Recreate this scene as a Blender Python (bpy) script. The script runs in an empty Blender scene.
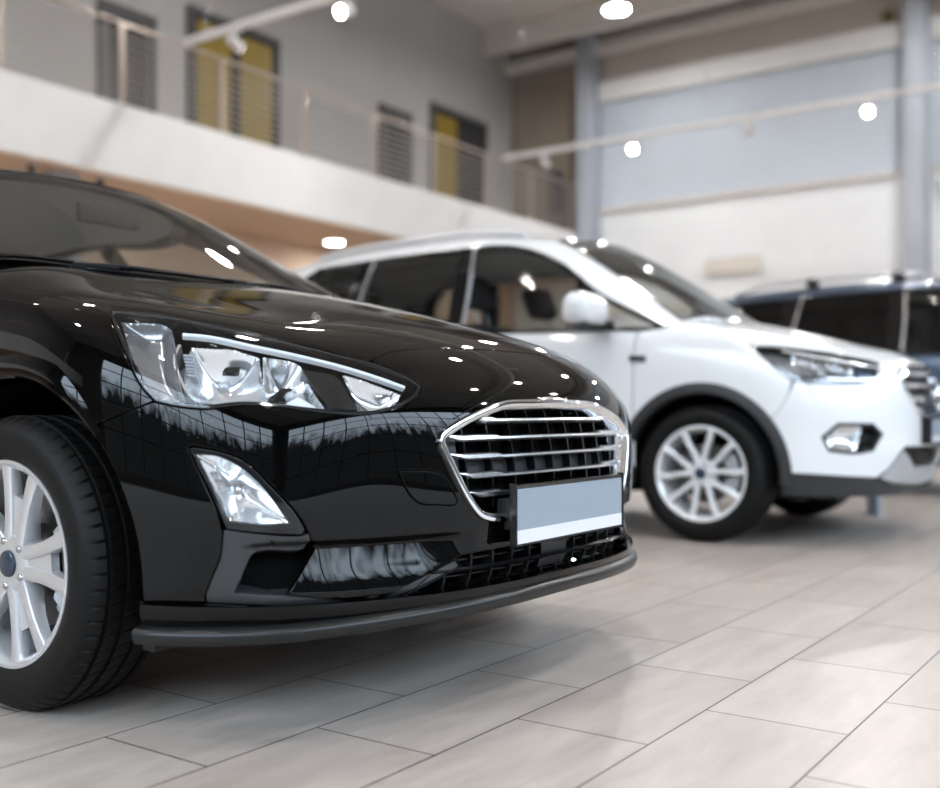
import bpy, bmesh, math, random
import numpy as np
from mathutils import Vector, Matrix
from mathutils.geometry import delaunay_2d_cdt

random.seed(7)
SC = bpy.context.scene
COL = SC.collection
PI = math.pi
R = math.radians

# ------------------------------------------------------------------ camera numbers
FOC, CX, CY, EYE, YAW = 1042.0, 470.0, 411.0, 0.665, R(35)
CAMPOS = np.array([0.0, 0.0, EYE])
RGT = np.array([math.cos(YAW), math.sin(YAW), 0.0])
FWD = np.array([-math.sin(YAW), math.cos(YAW), 0.0])


def project(P):
    P = np.asarray(P, float) - CAMPOS
    r, d = P @ RGT, P @ FWD
    d = np.where(d < 0.05, 0.05, d)
    return np.stack([CX + FOC * r / d, CY - FOC * P[..., 2] / d], -1)


# ------------------------------------------------------------------ materials
MATS = {}


def principled(name, col, rough=0.5, metal=0.0, coat=0.0, spec=0.5, bump=None, emit=None, es=0.0):
    m = bpy.data.materials.new(name)
    m.use_nodes = True
    b = m.node_tree.nodes['Principled BSDF']
    b.inputs['Base Color'].default_value = (*col, 1)
    b.inputs['Roughness'].default_value = rough
    b.inputs['Metallic'].default_value = metal
    b.inputs['Coat Weight'].default_value = coat
    b.inputs['Coat Roughness'].default_value = 0.02
    b.inputs['Specular IOR Level'].default_value = spec
    if emit:
        b.inputs['Emission Color'].default_value = (*emit, 1)
        b.inputs['Emission Strength'].default_value = es
    if bump:
        nt = m.node_tree
        t = nt.nodes.new('ShaderNodeTexNoise')
        t.inputs['Scale'].default_value = bump[0]
        t.inputs['Detail'].default_value = 4
        tc = nt.nodes.new('ShaderNodeTexCoord')
        nt.links.new(tc.outputs['Object'], t.inputs['Vector'])
        bp = nt.nodes.new('ShaderNodeBump')
        bp.inputs['Strength'].default_value = bump[1]
        bp.inputs['Distance'].default_value = bump[2] if len(bump) > 2 else 0.01
        nt.links.new(t.outputs['Fac'], bp.inputs['Height'])
        nt.links.new(bp.outputs['Normal'], b.inputs['Normal'])
    MATS[name] = m
    return m


def glassy(name, tint=(1, 1, 1), ior=1.5, rough=0.0):
    m = bpy.data.materials.new(name)
    m.use_nodes = True
    nt = m.node_tree
    nt.nodes.clear()
    o = nt.nodes.new('ShaderNodeOutputMaterial')
    mix = nt.nodes.new('ShaderNodeMixShader')
    tr = nt.nodes.new('ShaderNodeBsdfTransparent')
    tr.inputs['Color'].default_value = (*tint, 1)
    gl = nt.nodes.new('ShaderNodeBsdfGlossy')
    gl.inputs['Roughness'].default_value = rough
    fr = nt.nodes.new('ShaderNodeFresnel')
    # a pane is one sheet here: both of its faces get the same index
    ge = nt.nodes.new('ShaderNodeNewGeometry')
    mr = nt.nodes.new('ShaderNodeMapRange')
    mr.inputs[3].default_value = ior
    mr.inputs[4].default_value = 1.0 / ior
    nt.links.new(ge.outputs['Backfacing'], mr.inputs[0])
    nt.links.new(mr.outputs[0], fr.inputs['IOR'])
    nt.links.new(fr.outputs[0], mix.inputs[0])
    nt.links.new(tr.outputs[0], mix.inputs[1])
    nt.links.new(gl.outputs[0], mix.inputs[2])
    nt.links.new(mix.outputs[0], o.inputs[0])
    MATS[name] = m
    return m


def srgb(r, g, b):
    f = lambda c: (c / 255 / 12.92) if c / 255 <= 0.04045 else ((c / 255 + 0.055) / 1.055) ** 2.4
    return (f(r), f(g), f(b))


principled('black_paint', (0.001, 0.001, 0.001), 0.025, coat=0.0, spec=0.26)
principled('white_paint', (0.80, 0.815, 0.83), 0.25, coat=1.0)
principled('blue_paint', srgb(54, 74, 98), 0.3, metal=0.35, coat=1.0)
principled('chrome', (0.86, 0.87, 0.88), 0.07, metal=1.0)
principled('satin_chrome', (0.80, 0.80, 0.82), 0.22, metal=1.0)
principled('reflector', (0.95, 0.96, 0.97), 0.14, metal=0.85)
principled('guide_white', (0.85, 0.87, 0.9), 0.15, coat=0.6)
principled('headlining', (0.78, 0.78, 0.77), 0.9)
principled('alloy', (0.70, 0.705, 0.72), 0.30, metal=0.7, coat=0.3)
principled('alloy_bright', (0.86, 0.865, 0.88), 0.32, metal=0.35, coat=0.4)
principled('lamp_silver', (0.78, 0.79, 0.81), 0.25, metal=0.45)
principled('lamp_smoke', (0.30, 0.30, 0.31), 0.18, metal=0.7)
principled('chin_black', (0.009, 0.009, 0.009), 0.3, spec=0.35)
principled('gloss_black', (0.006, 0.006, 0.007), 0.08)
principled('matte_black', (0.008, 0.008, 0.008), 0.6)
principled('void_black', (0.003, 0.003, 0.003), 0.9, spec=0.1)
principled('grey_plastic', (0.027, 0.027, 0.029), 0.45, bump=(900, 0.15, 0.001))
principled('cladding', (0.02, 0.02, 0.021), 0.5, bump=(700, 0.15, 0.001))
principled('rubber', (0.005, 0.0048, 0.0046), 0.55, spec=0.2)
principled('disc_metal', (0.16, 0.15, 0.145), 0.4, metal=0.8)
principled('caliper_grey', (0.50, 0.51, 0.52), 0.4, metal=0.4)
principled('steel', (0.55, 0.55, 0.56), 0.25, metal=1.0)
principled('silver_plastic', (0.50, 0.52, 0.55), 0.35, metal=0.6)
principled('dark_trim', (0.012, 0.012, 0.013), 0.25)
principled('cap_blue', (0.012, 0.028, 0.05), 0.3, coat=0.5)
principled('seat_cloth', (0.022, 0.022, 0.024), 0.85)
principled('seat_grey', (0.36, 0.36, 0.37), 0.8)
principled('dash', (0.06, 0.06, 0.062), 0.6)
principled('plate_grey', srgb(140, 152, 163), 0.35)
principled('plate_white', srgb(216, 217, 223), 0.4)
principled('amber', (0.8, 0.28, 0.03), 0.2)
principled('hub_gold', (0.32, 0.22, 0.03), 0.4, metal=0.6)
glassy('lens_clear', (0.97, 0.98, 0.99), 1.45)
glassy('windscreen_glass', (0.80, 0.84, 0.84), 1.9)
glassy('side_glass', (0.40, 0.42, 0.42), 1.5)
glassy('clear_side_glass', (0.88, 0.90, 0.90), 1.5)
glassy('privacy_glass', (0.055, 0.055, 0.06), 1.5)
glassy('tinted_glass', (0.55, 0.57, 0.56), 1.55)


# ------------------------------------------------------------------ object helpers
def link(o, parent=None):
    COL.objects.link(o)
    if parent is not None:
        o.parent = parent
    return o


def mesh_obj(name, V, Fc, mat, parent=None, smooth=True, loc=None, normals=None):
    me = bpy.data.meshes.new(name)
    me.from_pydata([tuple(v) for v in V], [], [tuple(f) for f in Fc])
    me.validate(clean_customdata=False)
    me.update()
    if mat is not None:
        me.materials.append(MATS[mat] if isinstance(mat, str) else mat)
    if smooth:
        me.polygons.foreach_set('use_smooth', [True] * len(me.polygons))
    if normals is not None and len(normals) == len(me.vertices):
        me.normals_split_custom_set_from_vertices([tuple(n) for n in normals])
    o = bpy.data.objects.new(name, me)
    if loc is not None:
        o.location = loc
    return link(o, parent)


def bm_obj(name, bm, mat, parent=None, smooth=False, loc=None, auto=None):
    me = bpy.data.meshes.new(name)
    bmesh.ops.recalc_face_normals(bm, faces=bm.faces)
    bm.to_mesh(me)
    bm.free()
    if mat is not None:
        me.materials.append(MATS[mat] if isinstance(mat, str) else mat)
    if smooth or auto:
        me.polygons.foreach_set('use_smooth', [True] * len(me.polygons))
    if auto:
        me.set_sharp_from_angle(angle=R(auto))
    o = bpy.data.objects.new(name, me)
    if loc is not None:
        o.location = loc
    return link(o, parent)


def add_box(bm, x0, x1, y0, y1, z0, z1, bevel=0.0, M=None, seg=2):
    r = bmesh.ops.create_cube(bm, size=1)
    vs = r['verts']
    for v in vs:
        v.co = Vector(((x0 + x1) / 2 + v.co.x * (x1 - x0), (y0 + y1) / 2 + v.co.y * (y1 - y0), (z0 + z1) / 2 + v.co.z * (z1 - z0)))
        if M is not None:
            v.co = M @ v.co
    if bevel > 0:
        es = list({e for v in vs for e in v.link_edges})
        bmesh.ops.bevel(bm, geom=es, offset=bevel, segments=seg, affect='EDGES', profile=0.6)


def box(name, x0, x1, y0, y1, z0, z1, mat, parent=None, bevel=0.0, M=None, loc=None):
    bm = bmesh.new()
    add_box(bm, x0, x1, y0, y1, z0, z1, bevel, M)
    return bm_obj(name, bm, mat, parent, auto=35 if bevel else None, loc=loc)


def add_tube(bm, pts, r, n=12, closed=False, cap=True):
    """round bar along a polyline; r a number or one per point"""
    pts = [Vector(p) for p in pts]
    N = len(pts)
    rs = r if hasattr(r, '__len__') else [r] * N
    rings = []
    up = None
    for i, p in enumerate(pts):
        a = pts[(i - 1) % N] if (closed or i > 0) else p
        b = pts[(i + 1) % N] if (closed or i < N - 1) else p
        t = (b - a).normalized()
        if up is None:
            up = Vector((0, 0, 1)) if abs(t.z) < 0.9 else Vector((1, 0, 0))
        s = t.cross(up).normalized()
        up = s.cross(t).normalized()
        rings.append([bm.verts.new(p + rs[i] * (math.cos(2 * PI * k / n) * s + math.sin(2 * PI * k / n) * up)) for k in range(n)])
    for i in range(N if closed else N - 1):
        A, B = rings[i], rings[(i + 1) % N]
        for k in range(n):
            bm.faces.new((A[k], A[(k + 1) % n], B[(k + 1) % n], B[k]))
    if cap and not closed:
        bm.faces.new(rings[0])
        bm.faces.new(list(reversed(rings[-1])))


def tube(name, pts, r, mat, parent=None, n=12, closed=False):
    bm = bmesh.new()
    add_tube(bm, pts, r, n, closed)
    return bm_obj(name, bm, mat, parent, auto=50)


def lathe_mesh(prof, n=96, axis='y', closed=False, a0=0.0, a1=2 * PI):
    """prof: list of (radius, offset along the axis). Returns V, F"""
    V, Fc = [], []
    full = abs(a1 - a0 - 2 * PI) < 1e-6
    m = n if full else n + 1
    k = len(prof)
    for i in range(m):
        a = a0 + (a1 - a0) * i / n
        c, s = math.cos(a), math.sin(a)
        for (r, h) in prof:
            V.append((r * c, h, r * s) if axis == 'y' else (r * c, r * s, h))
    for i in range(n):
        j = (i + 1) % m
        for q in range(k if closed else k - 1):
            q2 = (q + 1) % k
            Fc.append((i * k + q, j * k + q, j * k + q2, i * k + q2))
    return V, Fc


def lathe(name, prof, mat, parent=None, n=96, axis='y', closed=False, loc=None, auto=40, a0=0.0, a1=2 * PI):
    V, Fc = lathe_mesh(prof, n, axis, closed, a0, a1)
    bm = bmesh.new()
    vs = [bm.verts.new(v) for v in V]
    for f in Fc:
        if len(set(f)) == len(f):
            try:
                bm.faces.new([vs[i] for i in f])
            except ValueError:
                pass
    bmesh.ops.remove_doubles(bm, verts=bm.verts, dist=1e-5)
    return bm_obj(name, bm, mat, parent, auto=auto, loc=loc)


def extrude_poly(bm, pts, d):
    """closed 3-D polygon pts pushed by vector d into a solid"""
    a = [bm.verts.new(p) for p in pts]
    b = [bm.verts.new(Vector(p) + Vector(d)) for p in pts]
    n = len(pts)
    bm.faces.new(a)
    bm.faces.new(list(reversed(b)))
    for i in range(n):
        bm.faces.new((a[(i + 1) % n], a[i], b[i], b[(i + 1) % n]))


# ------------------------------------------------------------------ curves
def crv(pts, closed=False, step=None, n=8):
    """Catmull-Rom through pts; a point with a third (or last) entry 'c' is a corner."""
    P = np.array([[float(c) for c in p if c != 'c'] for p in pts])
    corner = [p[-1] == 'c' for p in pts]
    N = len(P)
    out = []
    segs = N if closed else N - 1
    for i in range(segs):
        p1, p2 = P[i], P[(i + 1) % N]
        p0 = P[(i - 1) % N] if (closed or i > 0) else 2 * p1 - p2
        p3 = P[(i + 2) % N] if (closed or i < N - 2) else 2 * p2 - p1
        if corner[i]:
            p0 = 2 * p1 - p2
        if corner[(i + 1) % N]:
            p3 = 2 * p2 - p1
        d0, d1, d2 = [max(np.linalg.norm(b - a), 1e-9) ** 0.5 for a, b in ((p0, p1), (p1, p2), (p2, p3))]
        m1 = (p2 - p1) + d1 * ((p1 - p0) / d0 - (p2 - p0) / (d0 + d1))
        m2 = (p2 - p1) + d1 * ((p3 - p2) / d2 - (p3 - p1) / (d1 + d2))
        k = n if step is None else max(1, int(round(np.linalg.norm(p2 - p1) / step)))
        for j in range(k):
            t = j / k
            out.append((2 * t ** 3 - 3 * t * t + 1) * p1 + (t ** 3 - 2 * t * t + t) * m1 + (-2 * t ** 3 + 3 * t * t) * p2 + (t ** 3 - t * t) * m2)
    if not closed:
        out.append(P[-1])
    return np.array(out)


def resample(P, step, closed=False):
    P = np.asarray(P, float)
    Q = np.vstack([P, P[:1]]) if closed else P
    d = np.linalg.norm(np.diff(Q, axis=0), axis=1)
    keep = [0]
    out = []
    for i in range(len(Q) - 1):
        k = max(1, int(math.ceil(d[i] / step)))
        for j in range(k):
            out.append(Q[i] + (Q[i + 1] - Q[i]) * j / k)
    if not closed:
        out.append(Q[-1])
    return np.array(out)


def inside(poly, pts):
    """even-odd test, vectorised"""
    x, y = pts[:, 0], pts[:, 1]
    res = np.zeros(len(pts), bool)
    n = len(poly)
    for i in range(n):
        x1, y1 = poly[i]
        x2, y2 = poly[(i + 1) % n]
        if y1 == y2:
            continue
        c = ((y1 > y) != (y2 > y)) & (x < (x2 - x1) * (y - y1) / (y2 - y1) + x1)
        res ^= c
    return res


def seg_dist(poly, pts):
    best = np.full(len(pts), 1e9)
    n = len(poly)
    for i in range(n):
        a, b = poly[i], poly[(i + 1) % n]
        ab = b - a
        t = np.clip(((pts - a) @ ab) / max(ab @ ab, 1e-12), 0, 1)
        d = np.linalg.norm(pts - (a + t[:, None] * ab), axis=1)
        np.minimum(best, d, out=best)
    return best


def area2(P):
    x, y = P[:, 0], P[:, 1]
    return 0.5 * np.sum(x * np.roll(y, -1) - y * np.roll(x, -1))


def inset(P, g):
    """push a closed polygon inwards by g"""
    P = np.asarray(P, float)
    if area2(P) < 0:
        P = P[::-1]
    a, b = np.roll(P, 1, 0), np.roll(P, -1, 0)
    def nrm(v):
        return v / np.maximum(np.linalg.norm(v, axis=1, keepdims=True), 1e-12)
    e1, e2 = nrm(P - a), nrm(b - P)
    n1 = np.stack([-e1[:, 1], e1[:, 0]], 1)
    n2 = np.stack([-e2[:, 1], e2[:, 0]], 1)
    n = n1 + n2
    L2 = np.maximum((n * n).sum(1, keepdims=True), 0.5)
    return P + 2 * g * n / L2


# ------------------------------------------------------------------ smooth car skins
def spl_matrix(k):
    n = len(k)
    h = np.diff(k)
    A, B = np.zeros((n, n)), np.zeros((n, n))
    A[0, 0] = A[-1, -1] = 1
    for i in range(1, n - 1):
        A[i, i - 1], A[i, i], A[i, i + 1] = h[i - 1], 2 * (h[i - 1] + h[i]), h[i]
        B[i, i - 1], B[i, i], B[i, i + 1] = 6 / h[i - 1], -6 / h[i - 1] - 6 / h[i], 6 / h[i]
    return np.linalg.solve(A, B)


def spl_basis(k, M, x):
    n = len(k)
    i = np.clip(np.searchsorted(k, x) - 1, 0, n - 2)
    h = k[i + 1] - k[i]
    b = (x - k[i]) / h
    a = 1 - b
    W = ((a ** 3 - a) * h * h / 6)[:, None] * M[i] + ((b ** 3 - b) * h * h / 6)[:, None] * M[i + 1]
    ar = np.arange(len(x))
    W[ar, i] += a
    W[ar, i + 1] += b
    return W


class Skin:
    """A smooth doubly curved half-shell mirrored about the car's middle plane.
    rows: polylines of (u behind the front, v off the middle, z), from the bottom row to the spine."""

    def __init__(self, rows, L, world, cols=None, spine=True, ng=(420, 150)):
        tab = []
        for r in rows:
            r = np.array(r, float)
            if cols is None:
                tab.append(r)
                continue
            D = crv([tuple(p) for p in r], n=24)
            line = []
            for (ub, a) in cols:
                d = np.array([-math.cos(R(a)), math.sin(R(a))])
                rel = D[:, :2] - np.array([ub, 0])
                cr = d[0] * rel[:, 1] - d[1] * rel[:, 0]
                dt = rel @ d
                best = None
                for i in range(len(D) - 1):
                    if (cr[i] <= 1e-9) != (cr[i + 1] <= 1e-9) or abs(cr[i]) < 1e-9:
                        if dt[i] > 0 or dt[i + 1] > 0:
                            t = cr[i] / (cr[i] - cr[i + 1]) if abs(cr[i] - cr[i + 1]) > 1e-12 else 0
                            best = D[i] + t * (D[i + 1] - D[i])
                            break
                if best is None:
                    j = np.argmin(np.abs(cr) + (dt < 0) * 1e3)
                    best = D[j]
                line.append(best)
            tab.append(np.array(line))
        T = np.array(tab)                                  # rows x cols x 3
        if spine:                                           # a ghost row past the spine keeps the roof round
            g = 2 * T[-1] - T[-2]
            g[:, 2] = T[-2][:, 2]
            T = np.concatenate([T, g[None]])
        Mi = T.copy()
        Mi[:, :, 1] *= -1
        T = np.concatenate([Mi[:, :0:-1], T], axis=1)       # near side .. front .. far side
        T = T.transpose(1, 0, 2).copy()
        T[:, :, 0] = L / 2 - T[:, :, 0]                     # local x points forward
        self.T = T
        self.world = np.array(world, float)
        dp = np.linalg.norm(np.diff(T, axis=0), axis=2)
        nr = len(rows)
        self.kp = np.concatenate([[0], np.cumsum(np.maximum(dp[:, : max(3, nr * 2 // 3)].mean(1), 0.01))])
        self.kp -= self.kp[-1] / 2
        dq = np.linalg.norm(np.diff(T, axis=1), axis=2)
        self.kq = np.concatenate([[0], np.cumsum(np.maximum(dq.mean(0), 0.01))])
        self.Mp, self.Mq = spl_matrix(self.kp), spl_matrix(self.kq)
        self.P = self.kp[-1]
        self.Q = self.kq[nr - 1]
        self.ng = ng
        self.bump = None
        self._grid = None

    def raw(self, pq):
        pq = np.asarray(pq, float)
        Wp = spl_basis(self.kp, self.Mp, np.clip(pq[:, 0], -self.P, self.P))
        Wq = spl_basis(self.kq, self.Mq, pq[:, 1])
        P = np.einsum('njk,nj->nk', np.einsum('ni,ijk->njk', Wp, self.T), Wq)
        if self.bump is not None:
            P[:, 0] -= self.bump(P)
        return P

    def nrm(self, pq, e=2e-3):
        pq = np.array(pq, float)
        pq[:, 0] = np.clip(pq[:, 0], -self.P + e, self.P - e)
        pq[:, 1] = np.minimum(pq[:, 1], self.Q - 0.004)
        a = self.raw(pq + [e, 0]) - self.raw(pq - [e, 0])
        b = self.raw(pq + [0, e]) - self.raw(pq - [0, e])
        n = np.cross(a, b)
        return n / np.maximum(np.linalg.norm(n, axis=1, keepdims=True), 1e-12)

    def ev(self, pq, off=0.0):
        P = self.raw(pq)
        n = self.nrm(pq)
        return P + n * (off[:, None] if hasattr(off, '__len__') else off), n

    def grid(self):
        if self._grid is None:
            a, b = np.meshgrid(np.linspace(-self.P, self.P, self.ng[0]), np.linspace(0.0, self.Q - 0.005, self.ng[1]), indexing='ij')
            pq = np.stack([a.ravel(), b.ravel()], 1)
            self._grid = (pq, *self.ev(pq))
        return self._grid

    def invert(self, tgt, fn, mask):
        tgt = np.asarray(tgt, float)
        pq, P, n = self.grid()
        ok = mask(P, n)
        pq, f = pq[ok], fn(P[ok])
        x = np.array([pq[np.argmin(((f - t) ** 2).sum(1))] for t in tgt])
        e = 1e-3
        for it in range(12):
            f0 = fn(self.raw(x))
            Ja, Jb = (fn(self.raw(x + [e, 0])) - f0) / e, (fn(self.raw(x + [0, e])) - f0) / e
            r = tgt - f0
            det = Ja[:, 0] * Jb[:, 1] - Ja[:, 1] * Jb[:, 0]
            det = np.where(np.abs(det) < 1e-9, 1e-9, det)
            s = np.stack([(r[:, 0] * Jb[:, 1] - r[:, 1] * Jb[:, 0]) / det, (Ja[:, 0] * r[:, 1] - Ja[:, 1] * r[:, 0]) / det], 1)
            l = np.linalg.norm(s, axis=1, keepdims=True)
            s *= np.minimum(1, 0.03 / np.maximum(l, 1e-9))
            x = x + s
            x[:, 0] = np.clip(x[:, 0], -self.P, self.P)
            x[:, 1] = np.clip(x[:, 1], 0, self.Q)
        return x

    # where a sight line, a side view, a front view or a plan meets the skin
    def evx(self, pq, dx):
        """points pushed straight back along the car"""
        P = self.raw(pq)
        P[:, 0] -= dx
        n = self.nrm(pq)
        n[:, 2] = 0
        return P, n / np.linalg.norm(n, axis=1, keepdims=True)

    def spot(self, pts):
        w = self.world
        return self.invert(pts, lambda P: project(P + w), lambda P, n: ((CAMPOS - w - P) * n).sum(1) > 0.0)

    def side(self, pts, s=-1):
        return self.invert(pts, lambda P: P[:, [0, 2]], lambda P, n: (n[:, 1] * s > 0.12))

    def front(self, pts):
        return self.invert(pts, lambda P: P[:, [1, 2]], lambda P, n: n[:, 0] > 0.12)

    def back(self, pts):
        return self.invert(pts, lambda P: P[:, [1, 2]], lambda P, n: n[:, 0] < -0.12)

    def plan(self, pts):
        return self.invert(pts, lambda P: P[:, [0, 1]], lambda P, n: n[:, 2] > 0.10)


def flip(pq):
    q = np.array(pq, float)[::-1].copy()
    q[:, 0] *= -1
    return q


def panel_geo(S, loops, h=0.015, off=0.0, gap=0.0031, flange=0.018, lip=True):
    """triangulated piece of a skin inside loops[0] and outside the other loops, with turned-in edges"""
    L = []
    for i, lp in enumerate(loops):
        lp = np.asarray(lp, float)
        if area2(lp) < 0:
            lp = lp[::-1]
        d = np.linalg.norm(lp - np.roll(lp, 1, 0), axis=1)
        lp = lp[d > 1e-5]
        lp = inset(lp, gap if i == 0 else -gap) if gap else lp
        L.append(resample(lp, h * 0.8, True))
    lo, hi = L[0].min(0), L[0].max(0)
    gx, gy = np.arange(lo[0] + h / 2, hi[0], h), np.arange(lo[1] + h / 2, hi[1], h * 0.9)
    a, b = np.meshgrid(gx, gy, indexing='ij')
    a = a + (np.arange(len(gy)) % 2)[None, :] * h * 0.5
    G = np.stack([a.ravel(), b.ravel()], 1)
    m = inside(L[0], G)
    for k in L[1:]:
        m &= ~inside(k, G)
    G = G[m]
    for k in L:
        if len(G):
            G = G[seg_dist(k, G) > 0.45 * h]
    pts, edges = [], []
    for k in L:
        s = len(pts)
        pts += [tuple(p) for p in k]
        edges += [(s + i, s + (i + 1) % len(k)) for i in range(len(k))]
    pts += [tuple(p) for p in G]
    res = delaunay_2d_cdt([Vector(p) for p in pts], edges, [], 0, 1e-6)
    V2 = np.array([tuple(v) for v in res[0]])
    Fc = np.array([f for f in res[2] if len(f) == 3])
    c = V2[Fc].mean(1)
    m = inside(L[0], c)
    for k in L[1:]:
        m &= ~inside(k, c)
    Fc = Fc[m]
    x = V2[Fc]
    ar = (x[:, 1, 0] - x[:, 0, 0]) * (x[:, 2, 1] - x[:, 0, 1]) - (x[:, 1, 1] - x[:, 0, 1]) * (x[:, 2, 0] - x[:, 0, 0])
    Fc[ar < 0] = Fc[ar < 0][:, ::-1]
    used, inv = np.unique(Fc, return_inverse=True)
    Fc = inv.reshape(-1, 3)
    V2 = V2[used]
    P, N = S.ev(V2, off)
    V, Nn, F3 = [tuple(p) for p in P], [tuple(n) for n in N], [tuple(int(i) for i in f) for f in Fc]
    if lip:
        for i, k in enumerate(L):
            p0, n0 = S.ev(k, off)
            t = np.roll(p0, -1, 0) - np.roll(p0, 1, 0)
            t /= np.maximum(np.linalg.norm(t, axis=1, keepdims=True), 1e-12)
            o = np.cross(t, n0) * (1 if i == 0 else -1)     # points away from the metal
            p1 = p0 + o * 0.0013 - n0 * 0.0005
            p2 = p0 + o * 0.0019 - n0 * 0.0022
            p3 = p0 + o * 0.0019 - n0 * flange
            nn = [n0, n0 * 0.7 + o * 0.7, o, o]
            s = len(V)
            m_ = len(k)
            for pp, q in zip((p0, p1, p2, p3), nn):
                V += [tuple(v) for v in pp]
                Nn += [tuple(v / max(np.linalg.norm(v), 1e-9)) for v in q]
            for r in range(3):
                for j in range(m_):
                    j2 = (j + 1) % m_
                    f = (s + r * m_ + j, s + (r + 1) * m_ + j, s + (r + 1) * m_ + j2, s + r * m_ + j2)
                    F3.append(f if i == 0 else f[::-1])
    return V, F3, Nn


def panel(name, S, loops, mat, parent, h=0.015, off=0.0, gap=0.0031, flange=0.018, lip=True):
    V, F3, Nn = panel_geo(S, loops, h, off, gap, flange, lip)
    return mesh_obj(name, V, F3, mat, parent, normals=Nn)


def sweep_geo(pts, nrms, prof, closed=False):
    """prof: closed outline of (sideways, outwards) pairs, one list or one per point"""
    pts, nrms = np.asarray(pts, float), np.asarray(nrms, float)
    N = len(pts)
    V, Fc = [], []
    per = hasattr(prof[0][0], '__len__')
    K = len(prof[0]) if per else len(prof)
    for i in range(N):
        a = pts[(i - 1) % N] if (closed or i > 0) else pts[i]
        b = pts[(i + 1) % N] if (closed or i < N - 1) else pts[i]
        t = (b - a) / max(np.linalg.norm(b - a), 1e-9)
        n = nrms[i] - t * (nrms[i] @ t)
        n /= max(np.linalg.norm(n), 1e-9)
        s = np.cross(t, n)
        for (x, y) in (prof[i] if per else prof):
            V.append(pts[i] + s * x + n * y)
    for i in range(N if closed else N - 1):
        j = (i + 1) % N
        for k in range(K):
            k2 = (k + 1) % K
            Fc.append((i * K + k, j * K + k, j * K + k2, i * K + k2))
    if not closed:
        Fc.append(tuple(range(K)))
        Fc.append(tuple((N - 1) * K + k for k in range(K - 1, -1, -1)))
    return V, Fc


def sweep(name, pts, nrms, prof, mat, parent=None, closed=False, auto=35):
    V, Fc = sweep_geo(pts, nrms, prof, closed)
    bm = bmesh.new()
    vs = [bm.verts.new(v) for v in V]
    for f in Fc:
        bm.faces.new([vs[i] for i in f])
    return bm_obj(name, bm, mat, parent, auto=auto)


def rounded(w, h, r, n=4, y0=0.0):
    """rounded rectangle outline centred sideways, from y0 to y0+h"""
    out = []
    for cx, cy, a in ((w / 2 - r, y0 + h - r, 0), (-w / 2 + r, y0 + h - r, 90), (-w / 2 + r, y0 + r, 180), (w / 2 - r, y0 + r, 270)):
        for i in range(n + 1):
            t = R(a + 90 * i / n)
            out.append((cx + r * math.cos(t), cy + r * math.sin(t)))
    return out


def thing(name, label, cat, loc=(0, 0, 0), rotz=0.0, group=None):
    o = bpy.data.objects.new(name, None)
    COL.objects.link(o)
    o.location = loc
    o.rotation_euler = (0, 0, rotz)
    o.empty_display_size = 0.1
    return tag(o, label, cat, group)


def tag(o, label, cat, group=None, kind=None):
    o['label'] = label
    o['category'] = cat
    if group:
        o['group'] = group
    if kind:
        o['kind'] = kind
    return o


def struct(o):
    o['kind'] = 'structure'
    return o


def dup(root, loc=None, rotz=None):
    r = root.copy()
    COL.objects.link(r)
    if loc is not None:
        r.location = loc
    if rotz is not None:
        r.rotation_euler = (0, 0, rotz)
    for ch in list(root.children):
        c = ch.copy()
        COL.objects.link(c)
        c.parent = r
        for g in list(ch.children):
            d = g.copy()
            COL.objects.link(d)
            d.parent = c
    return r
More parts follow.
